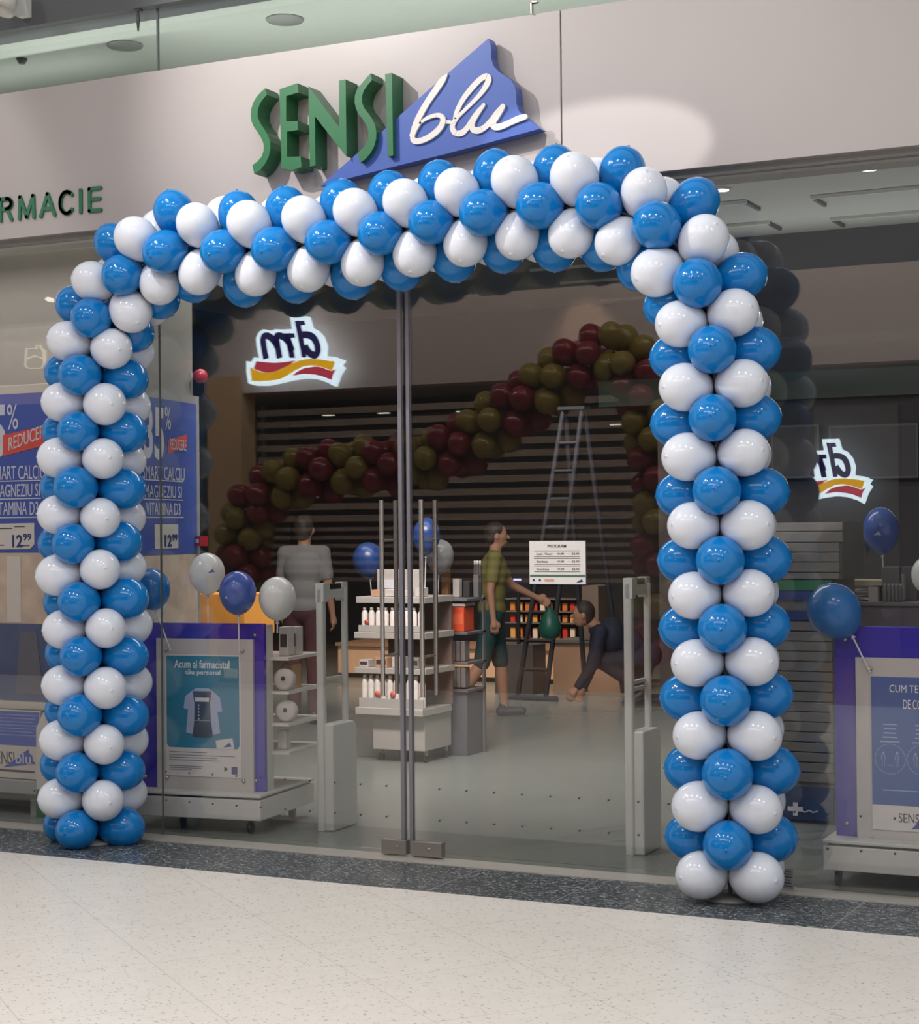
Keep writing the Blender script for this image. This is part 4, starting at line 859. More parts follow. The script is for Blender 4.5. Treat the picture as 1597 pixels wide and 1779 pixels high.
# dark gondola shelving with warm-lit snacks
YS = 9.6
sh = thing('snack_shelving', 'dark shelving unit with warm lit packets behind the ladder', 'shelving', (K(960, 1100, YS).x, YS + .2, 0))
xs0, xs1 = K(878, 1100, YS).x, K(1010, 1100, YS).x
MB().box((xs0, YS + .3, 0), (xs1, YS + .34, K(950, 1040, YS).z)).build('back', M_SHADE, sh, sh.location)
for yy in (1040, 1062, 1082, 1110, 1122): MB().box((xs0, YS, K(950, yy + 2, YS).z), (xs1, YS + .32, K(950, yy, YS).z)).build('shelf', M_DIMG, sh, sh.location)
pk_cols = [(214, 140, 70), (200, 60, 50), (225, 170, 90), (232, 214, 190), (206, 120, 56)]
n = 0
for (yy, h) in ((1062, .085), (1082, .075), (1110, .11)):
    for k in range(9):
        x = xs0 + .06 + k * (xs1 - xs0 - .1) / 9; c = pk_cols[(k * 2 + n) % 5]
        nm = {0: 'upper', 1: 'middle', 2: 'lower'}[n]
        t = tag(MB().rbox((-.028, -.02, 0), (.028, .02, h), .01).build('snack_packet', mat('packet_%d' % ((k * 2 + n) % 5), c, .4, emit=c, estr=.0)), '%s packet from the left in the %s row of the dark snack shelving' % (['first', 'second', 'third', 'fourth', 'fifth', 'sixth', 'seventh', 'eighth', 'ninth'][k], nm), 'packet', 'packets in the %s row of the snack shelving' % nm)
        t.location = (x, YS + .08, K(950, yy, YS).z + .003)
    n += 1
# small blue-white screen glow
p = K(899, 1007, 7.9)
mn = thing('monitor', 'dark monitor with a narrow lit strip left of the opening hours sheet', 'monitor', (p.x, 7.95, K(899, 1119, 7.9).z))
MB().box((p.x - .16, 7.9, p.z - .12), (p.x + .14, 7.93, p.z + .12)).build('screen', M_DARK, mn, mn.location)
MB().box((p.x - .04, 7.895, p.z - .01), (p.x + .04, 7.9, p.z + .01)).build('lit_strip', mat('screen_glow', (150, 160, 220), .5, emit=(170, 175, 235), estr=1.2), mn, mn.location)
MB().tube([(p.x, 7.92, mn.location.z), (p.x, 7.92, p.z - .12)], .02, 8).build('stand', M_DARK, mn, mn.location)
MB().box((p.x - .2, 7.8, 0), (p.x + .2, 8.1, mn.location.z - .001)).build('desk', M_SHADE, tag(bpy.data.objects.new('desk_root', None)) if False else mn, mn.location)
# A-frame ladder
YL = 7.3
ld = thing('ladder', 'tall dark A-frame ladder standing in front of the long wood block', 'ladder', (K(925, 1215, YL).x, YL + .3, 0))
M_LAD = mat('dark_ladder_metal', (46, 50, 60), .7, spec=.2)
top = K(994, 712, YL + .45)
def bar(mb, a, b, w=.035): 
    a, b = Vector(a), Vector(b); mb.tube([a, b], w, 4); return mb
FL, FR = K(899, 1212, YL), K(948, 1206, YL); FL.z = FR.z = 0.02
TL, TR = top + Vector((-.09, 0, 0)), top + Vector((.10, 0, 0))
BL, BR = K(1062, 1205, YL + .8), K(1112, 1210, YL + 1.0); BL.z = BR.z = .02
BL = FL + Vector((.35, .80, 0)); BR = FR + Vector((.45, .80, 0))
for (nm, a, b) in (('front_rail', FL, TL), ('front_rail', FR, TR), ('rear_rail', BL, TL + Vector((0, .05, 0))), ('rear_rail', BR, TR + Vector((0, .05, 0)))): bar(MB(), a, b, .026).build(nm, M_LAD, ld, ld.location)
for k in range(1, 10):
    t = k / 10.2; bar(MB(), FL.lerp(TL, t), FR.lerp(TR, t), .018).build('rung', M_LAD, ld, ld.location)
bar(MB(), FL + Vector((-.09, 0, 0)), FR + Vector((.12, 0, 0)), .03).build('foot_bar', M_LAD, ld, ld.location)
MB().box((top.x - .13, top.y - .04, top.z), (top.x + .14, top.y + .12, top.z + .03)).build('top_platform', M_LAD, ld, ld.location)

# ================================================================== RIGHT WINDOW
YD = 1.70
dc0, dc1 = K(1330, 1200, YD).x, K(1447, 1200, YD).x; dz_ = lambda y: K(1400, y, YD).z
dc = thing('drawer_cabinet', 'tall grey drawer cabinet with green and blue stripes behind the arch\'s right leg', 'cabinet', ((dc0 + dc1) / 2, YD + .3, 0))
M_DRW = mat('grey_drawer', (122, 120, 116), .5); M_DRW2 = mat('grey_drawer_low', (112, 110, 106), .5)
ex = K(1464, 930, YD).x
MB().box((dc0, YD + .02, 0), (dc1, YD + .5, dz_(1006))).build('carcass', M_DRW2, dc, dc.location)
MB().box((dc0, YD + .02, dz_(1006)), (ex - .01, YD + .5, dz_(908))).build('upper_carcass', M_DRW2, dc, dc.location)
ys = [908, 924, 943, 960, 977, 995, 1007]
for i in range(6):
    e = ex if i < 2 else K(1458, 930, YD).x
    MB().box((dc0, YD, dz_(ys[i + 1]) + .004), (e, YD + .02, dz_(ys[i]))).build('drawer_front', M_DRW, dc, dc.location, bevel=.002)
M_GST = mat('green_stripe', (36, 112, 74), .5); M_BST = mat('navy_stripe', (38, 58, 118), .5)
MB().box((dc0, YD - .003, dz_(1026)), (dc1, YD + .02, dz_(1008))).build('green_stripe', M_GST, dc, dc.location)
MB().box((dc0, YD - .003, dz_(1043)), (dc1, YD + .02, dz_(1027))).build('blue_stripe', M_BST, dc, dc.location)
MB().box((dc0, YD - .003, dz_(1077)), (dc1, YD + .02, dz_(1062))).build('blue_stripe', M_BST, dc, dc.location)
y_ = 1080
while y_ < 1360:
    MB().box((dc0, YD, dz_(y_ + 17) + .004), (dc1, YD + .02, dz_(y_))).build('drawer_front', M_DRW2, dc, dc.location, bevel=.002); y_ += 17.5
bp_ = MB().box((dc0, YD - .006, 0.02), (dc1, YD + .02, dz_(1367))).build('blue_base_panel', mat('deep_blue_panel', (40, 54, 92), .5), dc, dc.location)
cx_, cz_ = K(1383, 1405, YD).x, K(1383, 1405, YD).z
mb = MB(); mb.box((cx_ - .013, YD - .010, cz_ - .035), (cx_ + .013, YD - .006, cz_ + .035)); mb.box((cx_ - .042, YD - .0105, cz_ - .012), (cx_ + .042, YD - .006, cz_ + .012)); mb.build('cross_mark', M_LT, bp_, dc.location)
mb = MB(); q0 = K(1394, 1408, YD); mb.ribbon(smooth([(q0.x, q0.z), (q0.x + .02, q0.z - .006), (q0.x + .04, q0.z + .004), (q0.x + .06, q0.z - .005), (q0.x + .085, q0.z + .002)]), .006, YD - .010, YD - .006); mb.build('script_mark', M_LT, bp_, dc.location)
# counter with goods
YC = 2.3
ct = thing('shop_counter', 'dim grey counter behind the right promotion cart', 'counter', (K(1540, 1100, YC).x, YC + .3, 0))
MB().box((K(1478, 1100, YC).x, YC, 0), (K(1720, 1100, YC).x, YC + .6, K(1540, 1052, YC).z)).build('body', mat('mauve_grey_board', (112, 104, 112), .5), ct, ct.location)
MB().box((K(1476, 1100, YC).x, YC - .02, K(1540, 1052, YC).z), (K(1722, 1100, YC).x, YC + .62, K(1540, 1046, YC).z)).build('worktop', mat('grey_worktop', (128, 122, 124), .4), ct, ct.location)
rk = thing('counter_rack', 'small cream countertop rack left of the pale cartons', 'rack', (K(1500, 1046, YC).x, YC + .2, K(1540, 1046, YC).z))
for yy in (1018, 1030, 1041): MB().box((K(1468, 1010, YC).x, YC + .06, K(1500, yy, YC).z), (K(1528 if yy == 1018 else 1505, 1010, YC).x, YC + .3, K(1500, yy - (9 if yy == 1018 else 3), YC).z)).build('tray', mat('cream_tray', (176, 168, 140), .5) if yy == 1018 else M_STAND, rk, rk.location)
MB().box((K(1506, 1010, YC).x, YC + .04, rk.location.z), (K(1522, 1010, YC).x, YC + .3, K(1500, 1020, YC).z)).build('upright', M_STAND, rk, rk.location)
for i, (xx, w, ztop, m, lb_) in enumerate(((1548, .10, 985, M_DIMG, 'wide mauve grey carton on the right counter'), (1567, .035, 999, M_STAND, 'narrow pale carton right of the wide one on the counter'), (1583, .09, 986, M_DIMG, 'mauve grey carton at the right picture edge'))):
    boxy('product_carton', lb_, 'carton', (K(xx, 1040, YC + .1 + i * .1).x, YC + .12 + .08 * i, K(1540, 1046, YC).z + .001), (w, .06, K(xx, ztop, YC + .1).z - K(1540, 1046, YC).z), m, 0, 'cartons on the right counter')
row('%s small dark jar with a pale cap in the row on the right counter', 'jars on the right counter', 5, K(1535, 1040, YC).x, K(1562, 1040, YC).x, K(1540, 1046, YC).z + .001, .10, .013, M_DIMG, M_STAND, YC + .04)
# header and wall boards deep on the right
YR = 9.0
hw = thing('wall_header', 'dark green header band over the pharmacy shelves', 'wall header', (K(1460, 690, YR).x, YR + .1, K(1460, 690, YR).z))
MB().box((K(1040, 690, YR).x, YR, K(1460, 690, YR).z), (K(1760, 690, YR).x, YR + .2, K(1460, 642, YR).z)).build('band', mat('bottle_green_band', (34, 58, 50), .4), hw, hw.location)
for i, (xa, xb) in enumerate(((1340, 1424), (1440, 1596))):
    a_, b_ = K(xa, 740, YR), K(xb, 830, YR)
    wb = thing('wall_board', ('grey framed wall board just right of the arch leg', 'wide grey framed wall board behind the right reflected logo')[i], 'wall board', ((a_.x + b_.x) / 2, YR + .05, b_.z))
    MB().box((a_.x, YR, b_.z), (b_.x, YR + .05, a_.z)).build('frame', M_DIMG, wb, wb.location)
    MB().box((a_.x + .02, YR - .004, b_.z + .02), (b_.x - .02, YR, a_.z - .02)).build('panel', mat('smoke_board', (74, 72, 76), .5), wb, wb.location)
tag(MB().box((K(1130, 690, YR).x, YR + .2, 0), (K(1760, 690, YR).x, YR + .35, 4.42)).build('wall_inner', M_SHADE), kind='structure')

# ================================================================== CEILING FITTINGS
ZC = 4.42
def cl(x, y): return at(x, y, 'z', ZC)
M_SLOT = mat('slot_metal_light', (206, 208, 200), .4); M_SLOTD = mat('slot_dark', (74, 76, 76), .5)
def trough(xr, yr, L_, lb_):
    p = cl(xr, yr); t = thing('linear_diffuser', lb_, 'ceiling diffuser', (p.x - L_ / 2, p.y, ZC), 0, 'long slot diffusers in the ceiling')
    MB().box((p.x - L_, p.y, ZC - .03), (p.x, p.y + .03, ZC)).build('front_rail', M_SLOT, t, t.location)
    MB().box((p.x - L_, p.y + .03, ZC - .004), (p.x, p.y + .40, ZC)).build('slot', M_SLOTD if False else M_CEIL, t, t.location)
    MB().box((p.x - .03, p.y + .03, ZC - .03), (p.x, p.y + .43, ZC)).build('end_rail', M_SLOTD, t, t.location)
names = ['nearest', 'second', 'third', 'fourth', 'fifth', 'sixth']
for k, (x, y) in enumerate(((1297, 347), (1336, 383), (1387, 430), (1418, 456), (1455, 491))): trough(x, y, 3.0, '%s slot diffuser in the left ceiling row, counted from the glass' % names[k])
for k, (x, y) in enumerate(((1408, 340), (1443, 378), (1512, 449), (1545, 487))):
    p = cl(x, y); t = thing('linear_diffuser', '%s slot diffuser in the right ceiling row, counted from the glass' % names[k], 'ceiling diffuser', (p.x + 1.2, p.y, ZC), 0, 'long slot diffusers in the ceiling')
    MB().box((p.x, p.y, ZC - .03), (p.x + 2.4, p.y + .03, ZC)).build('front_rail', M_SLOT, t, t.location)
    MB().box((p.x, p.y + .03, ZC - .03), (p.x + .03, p.y + .43, ZC)).build('end_rail', M_SLOTD, t, t.location)
M_LENS = mat('lit_lens', (255, 255, 250), .5, emit=(255, 252, 245), estr=5.0)
for k, (x, y) in enumerate(((1254, 328), (1510, 292))):
    p = cl(x, y); t = thing('ceiling_downlight', ('small lit round downlight near the arch\'s right shoulder', 'small lit round downlight under the fascia near the right edge')[k], 'ceiling light', p, 0, 'round downlights inside the shop')
    MB().lathe([(.085, -.012), (.085, 0)], org=p, n=20).build('ring', M_WHITEP, t, p)
    MB().lathe([(.06, -.016), (.06, -.011)], org=p, n=20).build('lens', M_LENS, t, p)
for k, (x, y, w, bx) in enumerate(((915, 546, .30, 0), (1540, 422, .30, 1))):
    p = cl(x, y); t = thing('ceiling_lamp', ('slim lit rectangular lamp seen below the arch', 'lit rectangular lamp with a pale housing at the right')[k], 'ceiling light', p, 0, 'rectangular lamps inside the shop')
    sz = w * (1.2 if k == 0 else .75)
    MB().box((p.x - sz, p.y - .02, ZC - (.16 if bx else .05)), (p.x + sz, p.y + .45, ZC - .0)).build('housing', M_DIMG if not bx else mat('lamp_housing', (128, 124, 116), .5), t, p)
    MB().box((p.x - sz + .03, p.y - .0, ZC - (.175 if bx else .06)), (p.x + sz - .03, p.y + .4, ZC - (.16 if bx else .05))).build('lens', mat('lit_lens_cool', (240, 250, 255), .5, emit=(235, 248, 255), estr=2.2), t, p)
p = cl(1345, 410); t = thing('ceiling_sensor', 'pale box sensor with a dark eye hanging under the ceiling', 'sensor', p)
MB().box((p.x - .07, p.y - .06, ZC - .26), (p.x + .07, p.y + .06, ZC - .02)).build('body', mat('lamp_housing', (128, 124, 116), .5), t, p, bevel=.03); MB().lathe([(.025, 0), (.025, .012)], Vector((0, -1, 0)), p + Vector((0, -.06, -.18)), 12).build('eye', M_DARK, t, p)
MB().box((p.x - .1, p.y - .1, ZC - .02), (p.x + .1, p.y + .1, ZC)).build('mount', M_SLOTD, t, p)
p = cl(1407, 472); t = thing('projector', 'small pale projector hanging from the dark part of the ceiling', 'projector', p)
MB().box((p.x - .15, p.y - .1, ZC - .24), (p.x + .15, p.y + .15, ZC - .1)).build('body', mat('lamp_housing', (128, 124, 116), .5), t, p, bevel=.01)
MB().tube([(p.x, p.y, ZC - .1), (p.x, p.y, ZC)], .02, 8).build('rod', M_DARK, t, p); MB().lathe([(.04, 0), (.05, .03)], Vector((0, -1, 0)), p + Vector((-.06, -.1, -.17)), 14).build('front_lens', M_DARK, t, p)
for k, (x, y) in enumerate(((217, 78), (495, 33))):
    p = cl(x, y); t = thing('ceiling_speaker', ('round grey ceiling speaker above the upper left pane', 'round grey ceiling speaker above the shop sign')[k], 'speaker', p, 0, 'round speakers in the ceiling')
    MB().lathe([(.10, -.012), (.105, -.006), (.105, 0)], org=p, n=28).build('grille', mat('speaker_grey', (126, 128, 126), .6), t, p)
# small fittings hanging at the top of the glass
for k, (x, y, hh) in enumerate(((240, 36, .11), (673, -6, .05))):
    p = at(x, y, 'y', -.04); t = thing('sprinkler', ('small dark sprinkler fitting under the dark wall, top left', 'dark sprinkler tip at the top picture edge')[k], 'sprinkler', (p.x, -.04, 4.335), 0)
    MB().box((p.x - .012, -.05, 4.325), (p.x + .016, -.02, 4.335)).build('plate', M_SLOTD, t, t.location)
    MB().lathe([(.004, -hh), (.011, -hh * .45), (.006, 0)], org=Vector((p.x, -.04, 4.328)), n=10).build('nozzle', M_SLOTD, t, t.location)
p = cl(38, 102); t = thing('smoke_detector', 'tiny dark ceiling detector above the upper left pane', 'detector', p); MB().lathe([(.02, -.03), (.035, 0)], org=p, n=12).build('body', M_SLOTD, t, p)
p = at(928, 26, 'y', -.035); t = thing('glass_clamp', 'tiny steel bracket on the top edge of the fascia', 'bracket', (p.x, -.035, 4.0))
MB().box((p.x - .014, -.045, 4.0), (p.x - .008, -.02, 4.06)).build('upright', M_STEEL, t, t.location); MB().box((p.x - .014, -.045, 4.05), (p.x + .02, -.02, 4.056)).build('arm', M_STEEL, t, t.location)

# ================================================================== MALL TRACK SPOTS AND LAMPS
def spot_head(label, loc, target, grp, r=.055, L_=.17):
    t = thing('track_spotlight', label, 'spotlight', loc, 0, grp); d = (Vector(target) - Vector(loc)).normalized(); o = Vector(loc)
    MB().lathe([(r * .8, -L_ * .75), (r * .9, -L_ * .7), (r, -L_ * .05), (r * .97, -.012)], d, o, 24).build('housing', M_WHITEP, t, o)
    MB().box((o.x - .03, o.y - .03, o.z + .02), (o.x + .03, o.y + .03, o.z + .16)).build('track_adapter', M_WHITEP, t, o)
    return t
YT = -2.6
lp = at(4, 22, 'y', -.26)
t = spot_head('white wall spotlight at the top left picture corner', lp, lp + Vector((-.02, -.12, -.3)), None, .062, .15)
MB().box((lp.x - .03, -.24, lp.z + .02), (lp.x + .03, -.06, lp.z + .12)).build('wall_arm', M_WHITEP, t, lp)
for k, (l, tg) in enumerate((((-1.75, YT, 5.52), (.3, 0, 3.5)), ((1.12, YT, 5.52), (1.02, 0, 3.42)), ((-3.9, YT, 5.52), (-3.4, 0, 3.2)))):
    spot_head(('white track spotlight aimed at the shop sign', 'white track spotlight aimed right of the shop sign', 'white track spotlight aimed at the pharmacy lettering')[k], l, tg, 'white track spotlights')
tk = thing('lighting_track', 'white ceiling lighting track in front of the shop', 'lighting track', (0, YT, 5.68))
MB().box((-6, YT - .02, 5.681), (5, YT + .02, 5.72)).build('rail', M_WHITEP, tk, tk.location)
for x in (-5, -2, 1.5, 4.5): MB().tube([(x, YT, 5.72), (x, YT, 5.75)], .006, 6).build('hanger', M_GREYP, tk, tk.location)
# mall ceiling rafts carrying the lamps (the skylight lies between and beyond them)
M_RAFT = mat('mall_ceiling_white', (170, 170, 168), .7)
tag(MB().box((-8, -3.9, 5.75), (8, -2.0, 5.9)).build('ceiling_mall_front', M_RAFT), kind='structure')
tag(MB().box((-1.6, -7.3, 5.76), (6.2, -5.9, 5.9)).build('ceiling_mall_middle', M_RAFT), kind='structure')
for k, p in enumerate(MALL_LAMPS):
    t = thing('mall_downlight', '%s mall downlight over the walkway' % ('first', 'second', 'third', 'fourth', 'fifth', 'rear left', 'rear right')[k], 'ceiling light', (p[0], p[1], 5.75), 0, 'mall downlights')
    MB().lathe([(.13, -.14), (.13, 0)], org=Vector((p[0], p[1], 5.75)), n=24).build('can', M_WHITEP, t, t.location)
cv = thing('fill_light_housing', 'slim housing added for the fill light behind the fascia', 'cove lamp', (-.4, .32, 3.2)); MB().box((-3.3, .27, 3.2), (2.5, .41, 3.285)).build('housing', M_WHITEP, cv, cv.location)  # added housing for the unseen light that brightens the ceiling
t = thing('mall_panel_lamp', 'long lamp panel over the walkway', 'ceiling light', (1.5, -6.5, 5.75)); MB().box((-1.05, -6.98, 5.56), (4.05, -6.02, 5.75)).build('housing', M_WHITEP, t, t.location)

# ================================================================== OPPOSITE SHOP (seen mirrored in the glass)
YO = 7.95
lint = .5 * (mir(750, 665, YO).z + mir(1144, 650, YO).z)
M_OPP = mat('opposite_fascia_taupe', (196, 176, 168), .6)
ox0, ox1 = mir(445, 800, YO).x, mir(1122, 800, YO).x
OY = -YO
ztop_ = mir(900, 505, YO).z
tag(MB().box((-20, OY - .3, lint), (9, OY, ztop_)).build('wall_opposite', M_OPP), kind='structure')
tag(MB().box((-20, OY - .3, ztop_), (9, OY, 7.0)).build('wall_opposite_upper', mat('opposite_upper_grey', (80, 80, 82), .7)), kind='structure')
pl0, pl1 = mir(362, 700, YO).x, mir(421, 700, YO).x
tag(MB().box((-20, OY - .35, 0), (pl0 - .02, OY, lint)).build('wall_opposite_side', mat('opposite_side_dark', (50, 58, 66), .6)), kind='structure')
tag(MB().box((pl0, OY - .25, 0), (pl1, OY + .02, mir(390, 655, YO).z)).build('pillar_opposite', mat('tan_pillar', (200, 160, 120), .6)), 'tan pillar of the opposite shop', kind='structure')
tag(MB().box((-20, -15.4, 0), (9, -15.2, 5)).build('wall_opposite_back', mat('opposite_back_dark', (96, 94, 96), .6)), kind='structure')
tag(MB().box((-20, -15.2, lint + .25), (9, OY - .3, lint + .35)).build('ceiling_opposite', mat('opposite_back_dark', (96, 94, 96), .6)), kind='structure')
# louvre slats across the shop
YV = 12.5; sl = thing('slat_screen', 'wide screen of horizontal taupe slats inside the opposite shop', 'slat screen', mir(780, 800, YV))
M_SLAT = mat('taupe_slat', (150, 132, 122), .6); a_, b_ = mir(448, 800, YV).x, mir(1115, 800, YV).x
yy = 699.0; k = 0
while yy < 1010:
    pit = 21.5 if yy < 900 else 15.0; h = 11.5 if yy < 900 else 7.0
    z1_, z0_ = mir(780, yy, YV).z, mir(780, yy + h, YV).z
    MB().box((a_, -YV - .05, z0_), (b_, -YV, z1_)).build('slat', M_SLAT, sl, sl.location); yy += pit; k += 1
for xx in (a_ + .03, b_ - .06): MB().box((xx, -YV - .1, 0), (xx + .05, -YV - .05, mir(780, 690, YV).z)).build('upright', mat('opposite_back_dark', (96, 94, 96), .6), sl, sl.location)
# small lamps below the slats
for k, (x, y) in enumerate(((571, 721), (667, 717), (804, 714), (1071, 737), (1118, 691))):
    p = mir(x, y, 9.4); t = thing('opposite_downlight', '%s small lit lamp under the opposite shop ceiling, left to right' % ('first', 'second', 'third', 'fourth', 'fifth')[k], 'ceiling light', p, 0, 'small lamps in the opposite shop')
    MB().box((p.x - .06, p.y - .03, p.z - .01), (p.x + .06, p.y + .03, p.z + .0)).build('lens', mat('lit_lens_warm', (255, 240, 220), .5, emit=(255, 240, 220), estr=7), t, p)
    MB().tube([(p.x, p.y, p.z), (p.x, p.y, lint + .25)], .004, 6).build('cord', M_DARK, t, p)
# mirrored logo sign, twice
def dm(label, fx, Y, st):
    D = lambda pts: [fx(425 + x * .118973, 530 + y * .118973) for x, y in pts]
    Z = lambda pts: [(mir(x, y, Y).x, mir(x, y, Y).z) for x, y in D(pts)]
    base = Z([(800, 1100)])[0]
    r = thing('shop_logo_sign', label, 'sign', (base[0], -Y + .05, base[1]), 0, 'lit logo signs of the opposite shop')
    out = [(740, 110), (990, 100), (1035, 275), (1120, 320), (1200, 420), (1245, 560), (1235, 710), (1380, 730), (1510, 785), (1460, 860), (1510, 895), (1440, 1020), (1385, 1190), (1290, 1130), (1130, 1075), (950, 1060), (760, 1090), (560, 1140), (400, 1175), (230, 1175), (130, 1140), (105, 960), (105, 795), (175, 810), (215, 735), (290, 745), (255, 560), (245, 440), (290, 340), (350, 300), (460, 325), (520, 300), (600, 305), (770, 295)]
    EM = lambda n, c, s: mat(n, c, .5, emit=c, estr=s)
    MB().prism(Z(out), -Y + .03, -Y + .10).build('backing', EM('lit_sign_white', (222, 240, 250), 9.0), r, r.location)
    def P_(nm, pts, m, d=.104): MB().prism(Z(pts), -Y + .09, -Y + d).build(nm, m, r, r.location)
    MN = EM('lit_sign_navy', (60, 50, 125), 1.2); MR = EM('lit_sign_red', (185, 60, 78), 5.5); MY = EM('lit_sign_yellow', (222, 165, 30), 6.5)
    def RB(nm, pts, w):
        k_ = abs(Z([(0, 0)])[0][0] - Z([(1000, 0)])[0][0]) / 1000
        MB().ribbon([q for q in Z(smooth(pts, 4))], [w * k_] * len(smooth(pts, 4)), -Y + .09, -Y + .104, caps=False).build(nm, MN, r, r.location)
    P_('letter_stem', [(810, 170), (950, 170), (965, 235), (900, 240), (985, 735), (915, 740)], MN)
    RB('letter_bowl', [(925, 390), (1000, 390), (1080, 430), (1135, 540), (1145, 640), (1110, 705), (1060, 695), (1010, 650), (955, 560)], 86)
    P_('letter_stem', [(665, 365), (805, 365), (815, 435), (755, 435), (815, 745), (738, 745), (700, 580), (680, 500)], MN)
    RB('letter_arch', [(770, 640), (730, 520), (660, 430), (580, 400), (545, 430), (560, 560), (590, 750)], 84)
    RB('letter_arch', [(560, 580), (520, 500), (450, 420), (380, 405), (350, 450), (360, 580), (395, 760)], 84)
    P_('red_ribbon', [(250, 800), (500, 825), (700, 810), (830, 785), (740, 850), (620, 920), (500, 970), (400, 978), (300, 950), (212, 915)], MR)
    P_('yellow_ribbon', [(165, 890), (230, 930), (330, 970), (430, 980), (540, 955), (650, 900), (760, 840), (880, 790), (1020, 765), (1150, 768), (1400, 805), (1355, 945), (1250, 905), (1140, 870), (1040, 860), (930, 880), (820, 940), (700, 1020), (600, 1075), (450, 1100), (300, 1110), (185, 1105), (175, 1000)], MY, .107)
    P_('red_ribbon', [(780, 1022), (870, 945), (960, 905), (1100, 885), (1160, 882), (1345, 950), (1415, 920), (1370, 1000), (1345, 1090), (1240, 1040), (1110, 1005), (950, 992)], MR, .105)
dm('lit white navy red yellow logo sign on the opposite fascia, reflected top left', lambda x, y: (x, 672 - (671 - y) * .935), YO - .12, 1)
dm('smaller lit logo sign inside the opposite shop, reflected in the right window', lambda x, y: (1441.1 + .945 * (x - 522.6), 770.3 + .872 * (y - 550.8)), 13.1, 1)
MB().box((mir(1480, 760, 13.1).x - .5, -13.5, 0), (mir(1480, 760, 13.1).x + .5, -13.3, 3.0)).build('wall_opposite_sign', mat('opposite_back_dark', (96, 94, 96), .6))['kind'] = 'structure'
# red and yellow garland around the opposite entrance
YG2 = 7.45
gp_ = [(430, 1130), (428, 1075), (425, 1000), (425, 940), (432, 890), (475, 850), (540, 822), (610, 812), (690, 808), (760, 795), (820, 765), (875, 725), (930, 690), (975, 655), (1020, 625), (1065, 608), (1105, 640), (1130, 700), (1148, 780), (1155, 870), (1155, 960), (1155, 1050), (1155, 1130)]
GP = [mir(x, y, YG2) for x, y in gp_]
cum = [0]
for i in range(1, len(GP)): cum.append(cum[-1] + (GP[i] - GP[i - 1]).length)
ga = thing('balloon_garland', 'red and yellow balloon garland around the opposite shop entrance, seen only as reflection', 'balloon garland', (GP[8].x, -YG2, 0))
sp_ = .19; n = int(cum[-1] / sp_); pts_ = []
for k in range(n + 1):
    d = k * cum[-1] / n; i = max(j for j in range(len(cum)) if cum[j] <= d + 1e-9); i = min(i, len(GP) - 2)
    pts_.append(GP[i].lerp(GP[i + 1], (d - cum[i]) / (cum[i + 1] - cum[i])))
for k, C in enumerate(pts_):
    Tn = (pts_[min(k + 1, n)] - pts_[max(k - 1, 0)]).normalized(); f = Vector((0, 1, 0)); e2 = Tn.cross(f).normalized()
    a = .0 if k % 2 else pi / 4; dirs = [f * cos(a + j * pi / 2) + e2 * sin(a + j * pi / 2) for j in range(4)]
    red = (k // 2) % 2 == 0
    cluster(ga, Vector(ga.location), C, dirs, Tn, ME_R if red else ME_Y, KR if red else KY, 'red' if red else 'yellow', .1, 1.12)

# small lit bottle outline on the opposite shop front
p = mir(62, 620, YO); nb = thing('bottle_outline_sign', 'small glowing bottle outline reflected in the left window above the lightbox', 'sign', (p.x, -YO, p.z - .1))
NW = mat('outline_glow', (230, 225, 210), .5, emit=(235, 225, 200), estr=2.6)
for nm, pts in (('outline', [(47, 606), (45, 636), (50, 640), (72, 640), (78, 634), (76, 610), (72, 605), (72, 600), (65, 600), (64, 606), (47, 606)]), ('handle', [(74, 606), (80, 610), (80, 630), (77, 636)]), ('inner_line', [(47, 624), (62, 618), (77, 624)])):
    mb = MB(); Q = [(mir(x, y, YO).x, mir(x, y, YO).z) for x, y in pts]; mb.ribbon(Q, .008, -YO, -YO + .02); mb.build(nm, NW, nb, nb.location)
p = mir(88, 520, YO - .1); t = thing('wall_lamp', 'tiny lit round lamp reflected high in the left window', 'wall lamp', (p.x, -YO + .1, p.z)); MB().lathe([(.05, 0), (.05, .012)], Vector((0, .4, -1)), p + Vector((0, .01, 0)), 16).build('lens', mat('lit_lens_warm', (255, 240, 220), .5, emit=(255, 240, 220), estr=7), t, t.location)
MB().box((p.x - .02, -YO, p.z - .01), (p.x + .02, -YO + .1, p.z + .02)).build('bracket', M_WHITEP, t, t.location)
# ================================================================== PEOPLE INSIDE THE SHOP
def capsule(mb, p0, p1, r0, r1, n=14):
    p0, p1 = Vector(p0), Vector(p1); ax = p1 - p0; L_ = ax.length; ax.normalize()
    prof = [(r0 * sin(pi / 2 * i / 5), -r0 * cos(pi / 2 * i / 5)) for i in range(5)] + [(r0, 0), (r1, L_)] + [(r1 * cos(pi / 2 * i / 5), L_ + r1 * sin(pi / 2 * i / 5)) for i in range(1, 6)]
    prof = [(max(r, 5e-4), h) for r, h in prof]; mb.lathe(prof, ax, p0, n)
def sculpt(name, fn, m, parent, voxel=.009, it=3):
    mb = MB(); fn(mb); o = mb.build(name, m, parent)
    r = o.modifiers.new('r', 'REMESH'); r.mode = 'VOXEL'; r.voxel_size = voxel; r.use_smooth_shade = True
    s = o.modifiers.new('s', 'SMOOTH'); s.factor = .6; s.iterations = it
    bpy.context.view_layer.update(); dg = bpy.context.evaluated_depsgraph_get(); me = bpy.data.meshes.new_from_object(o.evaluated_get(dg))
    o.modifiers.clear(); o.data = me
    for p in me.polygons: p.use_smooth = True
    return o
def rotx(v, a): return Vector((v.x, v.y * cos(a) - v.z * sin(a), v.y * sin(a) + v.z * cos(a)))
